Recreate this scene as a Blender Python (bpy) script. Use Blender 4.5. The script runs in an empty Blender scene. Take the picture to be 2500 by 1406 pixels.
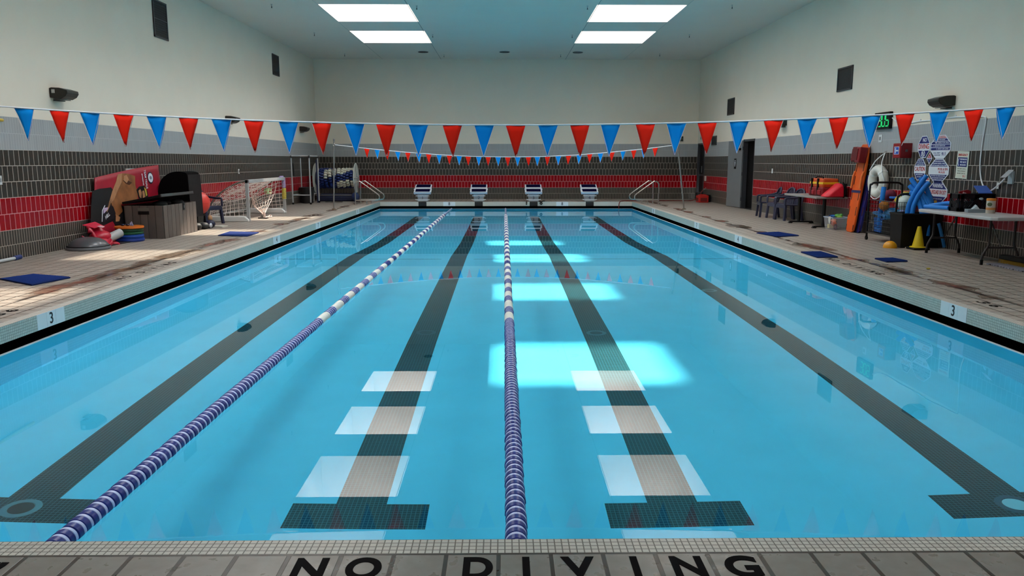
import bpy, math, random
from mathutils import Vector, Matrix, Euler
random.seed(7)
SC = bpy.context.scene
COL = SC.collection
PI = math.pi
# ------------------------------------------------------------------ dimensions (metres, deck top = z 0)
XL, XR, YB, YF, ZC = -7.20, 7.15, 29.1, -3.0, 5.03        # side walls, far wall, wall behind, ceiling
PXL, PXR, PYN, PYF = -4.30, 4.46, 2.73, 27.2              # pool opening
def xleft(y): return -7.05+(y-11)*.00994                   # the left wall runs very slightly inwards
ZW, ZFL = -0.245, -1.2                                    # water level, shallow floor
# ------------------------------------------------------------------ materials
def srgb(c):
    if isinstance(c, str):
        c = c.lstrip('#'); c = tuple(int(c[i:i+2], 16)/255 for i in (0, 2, 4))
    return tuple((x/12.92 if x <= .04045 else ((x+.055)/1.055)**2.4) for x in c) + (1.0,)
MATS = {}
def pm(name, col, rough=.5, metal=0., var=0., vscale=8., spec=.5, coat=0., trans=0., alpha=1., emit=None, estr=0.):
    if name in MATS: return MATS[name]
    m = bpy.data.materials.new(name); m.use_nodes = True
    nt = m.node_tree; b = nt.nodes['Principled BSDF']
    c = srgb(col)
    b.inputs['Base Color'].default_value = c
    b.inputs['Roughness'].default_value = rough
    b.inputs['Metallic'].default_value = metal
    b.inputs['Specular IOR Level'].default_value = spec
    b.inputs['Coat Weight'].default_value = coat
    b.inputs['Transmission Weight'].default_value = trans
    b.inputs['Alpha'].default_value = alpha
    if emit:
        b.inputs['Emission Color'].default_value = srgb(emit); b.inputs['Emission Strength'].default_value = estr
    if var > 0:
        tc = nt.nodes.new('ShaderNodeTexCoord'); n = nt.nodes.new('ShaderNodeTexNoise')
        n.inputs['Scale'].default_value = vscale; n.inputs['Detail'].default_value = 5
        r = nt.nodes.new('ShaderNodeValToRGB')
        r.color_ramp.elements[0].position = .3; r.color_ramp.elements[1].position = .7
        r.color_ramp.elements[0].color = tuple(x*(1-var) for x in c[:3])+(1,)
        r.color_ramp.elements[1].color = tuple(min(1, x*(1+var)) for x in c[:3])+(1,)
        nt.links.new(tc.outputs['Object'], n.inputs['Vector']); nt.links.new(n.outputs['Fac'], r.inputs['Fac'])
        nt.links.new(r.outputs['Color'], b.inputs['Base Color'])
    MATS[name] = m; return m

def tile(name, ax, w, h, c1, c2, grout, mort, off=0., rough=.35, u0=0., v0=0., bump=.3, stain=None):
    """grid or running-bond tiling laid on the plane of the two named object axes"""
    if name in MATS: return MATS[name]
    m = bpy.data.materials.new(name); m.use_nodes = True
    nt = m.node_tree; b = nt.nodes['Principled BSDF']; L = nt.links.new
    tc = nt.nodes.new('ShaderNodeTexCoord'); sp = nt.nodes.new('ShaderNodeSeparateXYZ'); cb = nt.nodes.new('ShaderNodeCombineXYZ')
    L(tc.outputs['Object'], sp.inputs[0])
    for i, (a, o) in enumerate(zip(ax, (u0, v0))):
        ad = nt.nodes.new('ShaderNodeMath'); ad.operation = 'ADD'; ad.inputs[1].default_value = -o+100*(w if i == 0 else h)
        L(sp.outputs['XYZ'.index(a)], ad.inputs[0]); L(ad.outputs[0], cb.inputs[i])
    br = nt.nodes.new('ShaderNodeTexBrick'); br.offset = off; br.offset_frequency = 2; br.squash = 1
    for k, v in (('Scale', 1), ('Mortar Size', mort), ('Mortar Smooth', .15), ('Bias', 0), ('Brick Width', w), ('Row Height', h)):
        br.inputs[k].default_value = v
    br.inputs['Color1'].default_value = srgb(c1); br.inputs['Color2'].default_value = srgb(c2); br.inputs['Mortar'].default_value = srgb(grout)
    L(cb.outputs[0], br.inputs['Vector'])
    L(br.outputs['Color'], b.inputs['Base Color'])
    b.inputs['Roughness'].default_value = rough; b.inputs['Specular IOR Level'].default_value = .3
    if bump:
        bp = nt.nodes.new('ShaderNodeBump'); bp.invert = True; bp.inputs['Strength'].default_value = bump; bp.inputs['Distance'].default_value = .003
        L(br.outputs['Fac'], bp.inputs['Height']); L(bp.outputs[0], b.inputs['Normal'])
    MATS[name] = m; return m

def deck_mat():
    m = bpy.data.materials.new('deck_tiles'); m.use_nodes = True
    nt = m.node_tree; b = nt.nodes['Principled BSDF']; L = nt.links.new; N = nt.nodes.new
    tc = N('ShaderNodeTexCoord'); mp = N('ShaderNodeMapping'); L(tc.outputs['Object'], mp.inputs['Vector'])
    mp.inputs['Location'].default_value = (.021+.188*100, -2.621+.188*100, 0)
    br = N('ShaderNodeTexBrick'); br.offset = 0
    for k, v in (('Scale', 1), ('Mortar Size', .0095), ('Mortar Smooth', .25), ('Bias', 0), ('Brick Width', .188), ('Row Height', .188)):
        br.inputs[k].default_value = v
    br.inputs['Color1'].default_value = srgb('#9d9389'); br.inputs['Color2'].default_value = srgb('#948a80'); br.inputs['Mortar'].default_value = srgb('#43362c')
    L(mp.outputs[0], br.inputs['Vector'])
    n1 = N('ShaderNodeTexNoise'); n1.inputs['Scale'].default_value = 1.1; n1.inputs['Detail'].default_value = 6; L(tc.outputs['Object'], n1.inputs['Vector'])
    n2 = N('ShaderNodeTexNoise'); n2.inputs['Scale'].default_value = 14; n2.inputs['Detail'].default_value = 6; L(tc.outputs['Object'], n2.inputs['Vector'])
    # blotchy limescale
    r2 = N('ShaderNodeMapRange'); r2.inputs['From Min'].default_value = .3; r2.inputs['From Max'].default_value = .75; r2.inputs['To Min'].default_value = .86; r2.inputs['To Max'].default_value = 1.1
    L(n2.outputs['Fac'], r2.inputs['Value'])
    mu = N('ShaderNodeMix'); mu.data_type = 'RGBA'; mu.blend_type = 'MULTIPLY'; mu.inputs['Factor'].default_value = 1
    L(br.outputs['Color'], mu.inputs['A']); L(r2.outputs[0], mu.inputs['B'])
    # damp swale that runs along both long sides of the pool
    sp = N('ShaderNodeSeparateXYZ'); L(tc.outputs['Object'], sp.inputs[0])
    def band(cx, half):
        s = N('ShaderNodeMath'); s.operation = 'SUBTRACT'; s.inputs[1].default_value = cx; L(sp.outputs['X'], s.inputs[0])
        a = N('ShaderNodeMath'); a.operation = 'ABSOLUTE'; L(s.outputs[0], a.inputs[0])
        r = N('ShaderNodeMapRange'); r.inputs['From Min'].default_value = half; r.inputs['From Max'].default_value = 0; L(a.outputs[0], r.inputs['Value'])
        return r.outputs[0]
    bl, brt = band(-4.98, .34), band(5.1, .34)
    mx = N('ShaderNodeMath'); mx.operation = 'MAXIMUM'; L(bl, mx.inputs[0]); L(brt, mx.inputs[1])
    ns = N('ShaderNodeMapRange'); ns.inputs['From Min'].default_value = .38; ns.inputs['From Max'].default_value = .62; L(n1.outputs['Fac'], ns.inputs['Value'])
    sm = N('ShaderNodeMath'); sm.operation = 'ADD'; L(mx.outputs[0], sm.inputs[0]); L(ns.outputs[0], sm.inputs[1])
    wet = N('ShaderNodeMapRange'); wet.inputs['From Min'].default_value = .98; wet.inputs['From Max'].default_value = 1.75; wet.interpolation_type = 'SMOOTHSTEP'; L(sm.outputs[0], wet.inputs['Value'])
    g1 = N('ShaderNodeMapRange'); g1.inputs['From Min'].default_value = .0; g1.inputs['From Max'].default_value = .55; L(mx.outputs[0], g1.inputs['Value'])
    # dirt gathers in the joints of the swale
    jd = N('ShaderNodeMath'); jd.operation = 'MULTIPLY'; L(g1.outputs[0], jd.inputs[0]); L(br.outputs['Fac'], jd.inputs[1])
    d1 = N('ShaderNodeMix'); d1.data_type = 'RGBA'; d1.inputs['B'].default_value = srgb('#1c120b'); L(jd.outputs[0], d1.inputs['Factor']); L(mu.outputs['Result'], d1.inputs['A'])
    d2 = N('ShaderNodeMix'); d2.data_type = 'RGBA'; d2.blend_type = 'MULTIPLY'; d2.inputs['B'].default_value = (.52, .43, .36, 1); L(wet.outputs[0], d2.inputs['Factor']); L(d1.outputs['Result'], d2.inputs['A'])
    # black-brown silt line down the middle of each swale
    ln = N('ShaderNodeMath'); ln.operation = 'MAXIMUM'; L(band(-4.93, .05), ln.inputs[0]); L(band(5.08, .05), ln.inputs[1])
    n3 = N('ShaderNodeTexNoise'); n3.inputs['Scale'].default_value = 2.3; n3.inputs['Detail'].default_value = 5; L(tc.outputs['Object'], n3.inputs['Vector'])
    n3r = N('ShaderNodeMapRange'); n3r.inputs['From Min'].default_value = .40; n3r.inputs['From Max'].default_value = .60; L(n3.outputs['Fac'], n3r.inputs['Value'])
    lm = N('ShaderNodeMath'); lm.operation = 'MULTIPLY'; L(ln.outputs[0], lm.inputs[0]); L(n3r.outputs[0], lm.inputs[1])
    lp = N('ShaderNodeMath'); lp.operation = 'MULTIPLY'; lp.use_clamp = True; lp.inputs[1].default_value = 1.5; L(lm.outputs[0], lp.inputs[0])
    d3 = N('ShaderNodeMix'); d3.data_type = 'RGBA'; d3.inputs['B'].default_value = srgb('#1d130c'); L(lp.outputs[0], d3.inputs['Factor']); L(d2.outputs['Result'], d3.inputs['A'])
    d2 = d3
    dn = N('ShaderNodeMix'); dn.data_type = 'RGBA'; dn.blend_type = 'MULTIPLY'; dn.inputs['B'].default_value = (.72, .74, .76, 1)  # near deck darker: wet tile, plus dim foreground light put into the colour
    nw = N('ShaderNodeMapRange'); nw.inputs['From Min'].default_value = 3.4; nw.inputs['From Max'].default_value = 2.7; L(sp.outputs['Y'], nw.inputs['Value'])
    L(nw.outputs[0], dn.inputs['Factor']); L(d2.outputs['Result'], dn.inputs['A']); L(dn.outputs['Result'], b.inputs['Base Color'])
    rr = N('ShaderNodeMapRange'); rr.inputs['To Min'].default_value = .42; rr.inputs['To Max'].default_value = .13; L(wet.outputs[0], rr.inputs['Value'])
    # wet film by the near edge makes that strip a little glossier
    ny = N('ShaderNodeMapRange'); ny.inputs['From Min'].default_value = 2.9; ny.inputs['From Max'].default_value = 2.6; L(sp.outputs['Y'], ny.inputs['Value'])
    nn = N('ShaderNodeMath'); nn.operation = 'MULTIPLY'; L(ny.outputs[0], nn.inputs[0]); L(r2.outputs[0], nn.inputs[1])
    r3 = N('ShaderNodeMapRange'); r3.inputs['From Min'].default_value = .8; r3.inputs['From Max'].default_value = 1.05; r3.inputs['To Min'].default_value = 0; r3.inputs['To Max'].default_value = .16; L(nn.outputs[0], r3.inputs['Value'])
    sb = N('ShaderNodeMath'); sb.operation = 'SUBTRACT'; sb.use_clamp = True; L(rr.outputs[0], sb.inputs[0]); L(r3.outputs[0], sb.inputs[1])
    L(sb.outputs[0], b.inputs['Roughness'])
    bp = N('ShaderNodeBump'); bp.invert = True; bp.inputs['Strength'].default_value = .35; bp.inputs['Distance'].default_value = .003
    iw = N('ShaderNodeMath'); iw.operation = 'SUBTRACT'; iw.inputs[0].default_value = 1; L(wet.outputs[0], iw.inputs[1])
    hb = N('ShaderNodeMath'); hb.operation = 'MULTIPLY'; L(br.outputs['Fac'], hb.inputs[0]); L(iw.outputs[0], hb.inputs[1])
    L(hb.outputs[0], bp.inputs['Height']); L(bp.outputs[0], b.inputs['Normal'])
    return m

def water_mat():
    m = bpy.data.materials.new('pool_water'); m.use_nodes = True
    nt = m.node_tree; nt.nodes.clear(); N = nt.nodes.new; L = nt.links.new
    o = N('ShaderNodeOutputMaterial'); r = N('ShaderNodeBsdfRefraction'); g = N('ShaderNodeBsdfGlossy'); x = N('ShaderNodeMixShader'); f = N('ShaderNodeFresnel')
    r.inputs['IOR'].default_value = 1.333; r.inputs['Roughness'].default_value = 0; g.inputs['Roughness'].default_value = 0; f.inputs['IOR'].default_value = 1.333
    r.inputs['Color'].default_value = (.52, .935, 1, 1)
    L(f.outputs[0], x.inputs[0]); L(r.outputs[0], x.inputs[1]); L(g.outputs[0], x.inputs[2]); L(x.outputs[0], o.inputs['Surface'])
    return m

# ------------------------------------------------------------------ mesh building
class MB:
    def __init__(s): s.v = []; s.f = []; s.m = []
    def add(s, vs, fs, mi=0):
        o = len(s.v); s.v += [tuple(p) for p in vs]; s.f += [tuple(i+o for i in f) for f in fs]; s.m += [mi]*len(fs); return s
    def quad(s, a, b, c, d, mi=0): return s.add([a, b, c, d], [(0, 1, 2, 3)], mi)
    def box(s, a, b, mi=0, M=None):
        (x0, y0, z0), (x1, y1, z1) = a, b
        vs = [Vector(p) for p in ((x0, y0, z0), (x1, y0, z0), (x1, y1, z0), (x0, y1, z0), (x0, y0, z1), (x1, y0, z1), (x1, y1, z1), (x0, y1, z1))]
        if M: vs = [M @ p for p in vs]
        return s.add(vs, [(3, 2, 1, 0), (4, 5, 6, 7), (0, 1, 5, 4), (1, 2, 6, 5), (2, 3, 7, 6), (3, 0, 4, 7)], mi)
    def cbox(s, c, d, mi=0, M=None):
        return s.box([c[i]-d[i]/2 for i in range(3)], [c[i]+d[i]/2 for i in range(3)], mi, M)
    def prism(s, pts, ext, mi=0, M=None):
        """closed polygon extruded along ext"""
        n = len(pts); e = Vector(ext); a = [Vector(p) for p in pts]; vs = a+[p+e for p in a]
        if M: vs = [M @ p for p in vs]
        fs = [tuple(range(n))[::-1], tuple(range(n, 2*n))]+[(i, (i+1) % n, (i+1) % n+n, i+n) for i in range(n)]
        return s.add(vs, fs, mi)
    def tube(s, path, r, seg=8, mi=0, closed=False, caps=True):
        P = [Vector(p) for p in path]; n = len(P); rs = r if isinstance(r, (list, tuple)) else [r]*n
        vs = []; up = None
        for i, p in enumerate(P):
            if closed: t = P[(i+1) % n]-P[i-1]
            else: t = P[min(i+1, n-1)]-P[max(i-1, 0)]
            t.normalize()
            if up is None:
                up = Vector((0, 0, 1)) if abs(t.z) < .9 else Vector((1, 0, 0))
            a = t.cross(up)
            if a.length < 1e-5: a = t.cross(Vector((0, 1, 0)))
            a.normalize(); b = a.cross(t).normalized(); up = b
            for k in range(seg):
                w = 2*PI*k/seg; vs.append(p+a*(math.cos(w)*rs[i])+b*(math.sin(w)*rs[i]))
        fs = []
        for i in range(n if closed else n-1):
            j = (i+1) % n
            for k in range(seg):
                q = (k+1) % seg; fs.append((i*seg+k, i*seg+q, j*seg+q, j*seg+k))
        if caps and not closed:
            fs.append(tuple(range(seg))[::-1]); fs.append(tuple((n-1)*seg+k for k in range(seg)))
        return s.add(vs, fs, mi)
    def lathe(s, prof, c=(0, 0, 0), axis='Z', seg=24, mi=0, M=None):
        """(radius, height) profile turned about an axis through c"""
        vs = []; fs = []; n = len(prof); c = Vector(c)
        for r, h in prof:
            for k in range(seg):
                w = 2*PI*k/seg; x, y = r*math.cos(w), r*math.sin(w)
                p = {'Z': (x, y, h), 'Y': (y, h, x), 'X': (h, x, y)}[axis]
                vs.append(c+Vector(p))
        if M: vs = [M @ p for p in vs]
        for i in range(n-1):
            for k in range(seg):
                q = (k+1) % seg; fs.append((i*seg+k, i*seg+q, (i+1)*seg+q, (i+1)*seg+k))
        fs.append(tuple(range(seg))[::-1]); fs.append(tuple((n-1)*seg+k for k in range(seg)))
        return s.add(vs, fs, mi)
    def ball(s, c, r, seg=20, rings=12, mi=0, sc=(1, 1, 1), M=None):
        pr = [(max(1e-4, r*math.sin(PI*i/rings)), -r*math.cos(PI*i/rings)) for i in range(rings+1)]
        T = Matrix.Translation(Vector(c)) @ (M or Matrix()) @ Matrix.Diagonal((sc[0], sc[1], sc[2], 1))
        return s.lathe(pr, seg=seg, mi=mi, M=T)
    def torus(s, c, R, r, axis='Z', seg=32, rs=12, mi=0, M=None):
        pts = []
        for k in range(seg):
            w = 2*PI*k/seg; x, y = R*math.cos(w), R*math.sin(w)
            p = Vector({'Z': (x, y, 0), 'Y': (y, 0, x), 'X': (0, x, y)}[axis])+Vector(c)
            pts.append(M @ p if M else p)
        return s.tube(pts, r, rs, mi, closed=True)
    def build(s, name, mats, parent=None, smooth=None, bevel=0., loc=None, **props):
        me = bpy.data.meshes.new(name); me.from_pydata(s.v, [], s.f)
        if not isinstance(mats, (list, tuple)): mats = [mats]
        for m in mats: me.materials.append(m)
        if len(mats) > 1: me.polygons.foreach_set('material_index', s.m)
        if smooth is not None: shade(me, smooth)
        me.update()
        o = bpy.data.objects.new(name, me); COL.objects.link(o)
        if parent is not None: o.parent = parent
        if loc is not None: o.location = loc
        if bevel:
            bv = o.modifiers.new('edge', 'BEVEL'); bv.width = bevel; bv.segments = 2; bv.limit_method = 'ANGLE'; bv.angle_limit = math.radians(40)
        for k, v in props.items(): o[k] = v
        return o
def shade(me, ang=40):
    me.polygons.foreach_set('use_smooth', [True]*len(me.polygons))
    try: me.set_sharp_from_angle(angle=math.radians(ang))
    except Exception: pass
def thing(name, label, cat, loc=(0, 0, 0), rz=0., group=None, rot=None):
    o = bpy.data.objects.new(name, None); COL.objects.link(o); o.empty_display_size = .1
    o.location = loc; o.rotation_euler = rot or (0, 0, rz); o['label'] = label; o['category'] = cat
    if group: o['group'] = group
    return o
def tag(o, label, cat, group=None):
    o['label'] = label; o['category'] = cat
    if group: o['group'] = group
    return o
def copy_tree(o, parent=None):
    c = o.copy(); COL.objects.link(c)
    if parent is not None: c.parent = parent
    for ch in list(o.children): copy_tree(ch, c)
    return c
def relabel(o, label): o['label'] = label; return o
def struct(o): o['kind'] = 'structure'; return o
# frames for lettering: right-hand direction, up direction
FR = {'deck': ((1, 0, 0), (0, 1, 0)), 'left': ((0, 1, 0), (0, 0, 1)), 'right': ((0, -1, 0), (0, 0, 1)), 'back': ((1, 0, 0), (0, 0, 1))}
def frame(kind, loc, roll=0.):
    r, u = (Vector(a) for a in (FR[kind] if isinstance(kind, str) else kind)); n = r.cross(u)
    M = Matrix((r, u, n)).transposed().to_4x4(); M.translation = Vector(loc)
    return M @ Matrix.Rotation(roll, 4, 'Z')
def text(name, body, size, mat, M, parent=None, depth=.0015, bold=.0, width=None, sx=1., align='CENTER', label=None, spacing=1.):
    cu = bpy.data.curves.new(name, 'FONT'); cu.body = body; cu.size = size; cu.extrude = depth; cu.offset = bold*size
    cu.align_x = align; cu.align_y = 'CENTER'; cu.resolution_u = 8 if size > .1 else 3; cu.space_character = spacing
    t = bpy.data.objects.new(name, cu); COL.objects.link(t)
    dg = bpy.context.evaluated_depsgraph_get(); me = bpy.data.meshes.new_from_object(t.evaluated_get(dg))
    bpy.data.objects.remove(t); bpy.data.curves.remove(cu)
    xs = [v.co.x for v in me.vertices]
    if width and xs:
        sx = width/max(1e-6, max(xs)-min(xs))
    me.transform(M @ Matrix.Diagonal((sx, 1, 1, 1)))
    me.materials.clear(); me.materials.append(mat); me.name = name
    o = bpy.data.objects.new(name, me); COL.objects.link(o)
    if parent is not None: o.parent = parent
    if label: o['label'] = label
    return o
def arc(c, r, a0, a1, n, plane='XZ'):
    out = []
    for i in range(n+1):
        w = math.radians(a0+(a1-a0)*i/n); x, y = r*math.cos(w), r*math.sin(w)
        out.append(Vector(c)+Vector({'XZ': (x, 0, y), 'YZ': (0, x, y), 'XY': (x, y, 0)}[plane]))
    return out
def spline(pts, n=8):
    P = [Vector(p) for p in pts]; out = []
    for i in range(len(P)-1):
        a = P[max(i-1, 0)]; b = P[i]; c = P[i+1]; d = P[min(i+2, len(P)-1)]
        for k in range(n):
            t = k/n
            out.append(.5*((2*b)+(c-a)*t+(2*a-5*b+4*c-d)*t*t+(3*b-a-3*c+d)*t**3))
    out.append(P[-1]); return out
SKY_STR, SUN_STR, EXPO = 14.6, 10.0, 0.0
# ================================================================== SETTING
wall_paint = pm('wall_paint', '#e3d8c8', .75, var=.02, vscale=1.5)
ceil_paint = pm('ceiling_paint', '#d8cfc3', .8, var=.015, vscale=1.)
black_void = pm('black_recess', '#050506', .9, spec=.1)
DK1, DK2, DKG = '#3b3834', '#35322e', '#aca398'
RD1, RD2, RDG = '#9a0412', '#88030f', '#d0898c'
GR1, GR2, GRG = '#a0a2a4', '#9a9c9e', '#b9bbbc'
def wall_mats(ax, u0=0.):
    k = ax[0].lower()
    return [tile('low_tile_'+k, ax, .058, .2125, DK1, DK2, DKG, .0048, .5, .3, u0, 0),
            tile('red_tile_'+k, ax, .116, .2280, RD1, RD2, RDG, .0055, .5, .25, u0, .425),
            tile('dark_tile_'+k, ax, .116, .2255, DK1, DK2, DKG, .0052, .5, .3, u0, .881),
            tile('grey_tile_'+k, ax, .058, .2320, GR1, GR2, GRG, .0030, .5, .4, u0, 1.5575),
            wall_paint]
ZB = [0, .425, .881, 1.5575, 2.0215, ZC]
def wall(name, P, us, openings, ax, flip):
    """P(u, z) -> point; cells inside an opening (u0, u1, z0, z1) are left out"""
    zs = sorted(set(ZB+[z for o in openings for z in o[2:]])); us = sorted(set(us+[u for o in openings for u in o[:2]]))
    b = MB()
    for i in range(len(us)-1):
        for j in range(len(zs)-1):
            uc, zc = (us[i]+us[i+1])/2, (zs[j]+zs[j+1])/2
            if any(o[0] < uc < o[1] and o[2] < zc < o[3] for o in openings): continue
            mi = max(k for k in range(5) if ZB[k] <= zc)
            q = [P(us[i], zs[j]), P(us[i+1], zs[j]), P(us[i+1], zs[j+1]), P(us[i], zs[j+1])]
            b.quad(*(q[::-1] if flip else q), mi)
    return struct(b.build(name, wall_mats(ax)))
D1 = (28.02, 28.98, 0, 2.03); D2 = (22.45, 23.45, 0, 2.03)
wall('wall_left', lambda u, z: (xleft(u), u, z), [YF, YB], [], 'YZ', False)
wall('wall_right', lambda u, z: (XR, u, z), [YF, YB], [D1, D2], 'YZ', True)
wall('wall_back', lambda u, z: (u, YB, z), [XL, XR], [], 'XZ', False)
wall('wall_front', lambda u, z: (u, YF, z), [XL, XR], [], 'XZ', True).data.materials[4] = pm('front_wall_paint', '#8a8880', .8)
# ceiling with the two rows of roof-light openings
SKY = [(x0, x1, 19.15+2.0*0-3.78*k, 19.15-3.78*k+2.28) for k in range(-1, 5) for (x0, x1) in ((-4.355, -2.24), (2.21, 4.33)) if not (k == 3 and x0 > 0)]
b = MB(); xs = sorted({XL, XR}|{x for s in SKY for x in s[:2]}); ys = sorted({YF, YB}|{y for s in SKY for y in s[2:]})
for i in range(len(xs)-1):
    for j in range(len(ys)-1):
        xc, yc = (xs[i]+xs[i+1])/2, (ys[j]+ys[j+1])/2
        if any(s[0] < xc < s[1] and s[2] < yc < s[3] for s in SKY): continue
        b.quad((xs[i], ys[j], ZC), (xs[i], ys[j+1], ZC), (xs[i+1], ys[j+1], ZC), (xs[i+1], ys[j], ZC))
struct(b.build('ceiling', ceil_paint))
well_paint = pm('skylight_shaft_paint', '#d0c9c0', .7)
WH = 1.24
for n, (x0, x1, y0, y1) in enumerate(SKY):
    b = MB(); z0, z1 = ZC, ZC+WH
    b.quad((x0, y1, z0), (x1, y1, z0), (x1, y1, z1), (x0, y1, z1)); b.quad((x1, y0, z0), (x0, y0, z0), (x0, y0, z1), (x1, y0, z1))
    b.quad((x0, y0, z0), (x0, y1, z0), (x0, y1, z1), (x0, y0, z1)); b.quad((x1, y1, z0), (x1, y0, z0), (x1, y0, z1), (x1, y1, z1))
    struct(b.build('window_%d' % (n+1), well_paint))
# panel joints of the ceiling
seam = pm('ceiling_seam', '#6f7674', .8)
for n, x in enumerate((-2.262, 2.232)):
    struct(MB().box((x-.006, YF, ZC-.004), (x+.006, YB, ZC+.002)).build('trim_%d' % (n+1), seam))
for n, x in enumerate((-4.372, 4.346)):
    struct(MB().box((x-.004, YF, ZC-.003), (x+.004, YB, ZC+.002)).build('trim_%d' % (n+3), pm('ceiling_seam_faint', '#a3aaa8', .8)))
# deck
CW = .105                                                   # width of the coping's tiled top
b = MB()
for a, c in (((XL, YF), (XR, PYN-CW)), ((XL, PYF+CW), (XR, YB)), ((XL, PYN-CW), (PXL-CW, PYF+CW)), ((PXR+CW, PYN-CW), (XR, PYF+CW))):
    b.quad((a[0], a[1], 0), (c[0], a[1], 0), (c[0], c[1], 0), (a[0], c[1], 0))
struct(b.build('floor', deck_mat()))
# coping: mosaic lip all round the pool
MC1, MC2, MCG = '#c9c4ba', '#bdb8af', '#6d675f'
mosaics = [tile('mosaic_top', 'XY', .0263, .0263, MC1, MC2, MCG, .0024, 0, .35, .028, PYN), tile('mosaic_long', 'YZ', .0263, .0247, '#b9c2b8', '#adb6ac', '#77807a', .0022, 0, .35, 0, 0),
           pm('far_coping', '#b8b4a8', .5, var=.04, vscale=3), tile('mosaic_near', 'XZ', .0263, .0247, MC1, MC2, MCG, .0024, 0, .35, .028, 0)]
ZE = -.146
b = MB(); o = CW
X0, X1, Y0, Y1 = PXL, PXR, PYN, PYF
b.quad((X0-o, Y0-o, 0), (X1+o, Y0-o, 0), (X1+o, Y0, 0), (X0-o, Y0, 0), 0); b.quad((X0-o, Y1, 0), (X1+o, Y1, 0), (X1+o, Y1+o, 0), (X0-o, Y1+o, 0), 0)
b.quad((X0-o, Y0, 0), (X0, Y0, 0), (X0, Y1, 0), (X0-o, Y1, 0), 0); b.quad((X1, Y0, 0), (X1+o, Y0, 0), (X1+o, Y1, 0), (X1, Y1, 0), 0)
b.quad((X0, Y0, 0), (X0, Y0, ZE), (X0, Y1, ZE), (X0, Y1, 0), 1); b.quad((X1, Y1, 0), (X1, Y1, ZE), (X1, Y0, ZE), (X1, Y0, 0), 1)
b.quad((X0, Y1, 0), (X0, Y1, ZE), (X1, Y1, ZE), (X1, Y1, 0), 2); b.quad((X1, Y0, 0), (X1, Y0, ZE), (X0, Y0, ZE), (X0, Y0, 0), 3)
G = .34                                                     # depth of the overflow gutter under the lip
for (a, c) in (((X0-G, Y0-G), (X1+G, Y0)), ((X0-G, Y1), (X1+G, Y1+G)), ((X0-G, Y0), (X0, Y1)), ((X1, Y0), (X1+G, Y1))):
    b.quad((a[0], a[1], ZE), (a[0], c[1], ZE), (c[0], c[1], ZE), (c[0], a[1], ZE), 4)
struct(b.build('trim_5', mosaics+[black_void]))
# overflow gutter: dark trough, and its white rim at the water line
b = MB(); R0 = .03; zt, zg = ZW+.004, -.40
ring = lambda o, z: [(X0-o, Y0-o, z), (X1+o, Y0-o, z), (X1+o, Y1+o, z), (X0-o, Y1+o, z)]
def band(b, A, B, mi):
    for i in range(4): b.quad(A[i], A[(i+1) % 4], B[(i+1) % 4], B[i], mi)
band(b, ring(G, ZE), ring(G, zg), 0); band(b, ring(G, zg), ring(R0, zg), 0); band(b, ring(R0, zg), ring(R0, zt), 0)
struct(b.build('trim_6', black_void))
b = MB(); band(b, ring(R0, zt), ring(.0, zt), 0); band(b, ring(.0, zt), ring(0, ZW-.03), 0)
struct(b.build('trim_7', pm('gutter_rim', '#d5dde2', .35)))
# pool basin
plaster = pm('pool_plaster', '#9ae4fb', .7, var=.035, vscale=2.2)
lane_tile = tile('lane_tile', 'XY', .0263, .0263, '#1d3036', '#15272d', '#4f737a', .0022, 0, .3, 0, 0, 0)
break_tile = pm('break_tile', '#12303c', .4)
LX = [-2.83, -.865, 1.02, 2.99]; LH = .152; TH = .412; T0, T1 = 4.165, 4.45
BR0, BR1 = 14.43, 14.475
ZP = [(PYN, ZFL), (8.0, ZFL), (14.9, -1.46), (18.2, -2.35), (23.0, -2.75), (PYF, -2.8)]      # 3 ft, 4 ft, 7 ft, 8 ft
def zf(y):
    for (a, za), (c, zc) in zip(ZP, ZP[1:]):
        if a <= y <= c: return za+(zc-za)*(y-a)/(c-a)
    return ZP[0][1] if y < PYN else ZP[-1][1]
xs = sorted({PXL, PXR}|{x+d for x in LX for d in (-LH, LH, -TH, TH)}|{x+d for x in LX for d in (-.30, .30)}); ys = [PYN, T0, T1, 8.0, 11.5, BR0, BR1, 14.9, 16.5, 18.2, 20.5, 23.0, 26.2, PYF]
b = MB()
for i in range(len(xs)-1):
    for j in range(len(ys)-1):
        xc, yc = (xs[i]+xs[i+1])/2, (ys[j]+ys[j+1])/2; d = min(abs(xc-x) for x in LX)
        mi = 1 if (d < LH and T0 < yc < 26.2) or (d < TH and T0 < yc < T1) else (2 if BR0 < yc < BR1 and d > .30 and PXL+.2 < xc < PXR-.2 else 0)
        b.quad((xs[i], ys[j], zf(ys[j])), (xs[i+1], ys[j], zf(ys[j])), (xs[i+1], ys[j+1], zf(ys[j+1])), (xs[i], ys[j+1], zf(ys[j+1])), mi)
pool_floor = struct(b.build('floor_pool', [plaster, lane_tile, break_tile]))
b = MB(); zb = ZW-.03; ys = [p[0] for p in ZP]
for j in range(len(ys)-1):
    a, c = ys[j], ys[j+1]
    b.quad((PXL, a, zf(a)), (PXL, c, zf(c)), (PXL, c, zb), (PXL, a, zb)); b.quad((PXR, c, zf(c)), (PXR, a, zf(a)), (PXR, a, zb), (PXR, c, zb))
b.quad((PXL, PYF, zf(PYF)), (PXR, PYF, zf(PYF)), (PXR, PYF, zb), (PXL, PYF, zb)); b.quad((PXR, PYN, ZFL), (PXL, PYN, ZFL), (PXL, PYN, zb), (PXR, PYN, zb))
pool_wall = struct(b.build('wall_pool', plaster))
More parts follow.
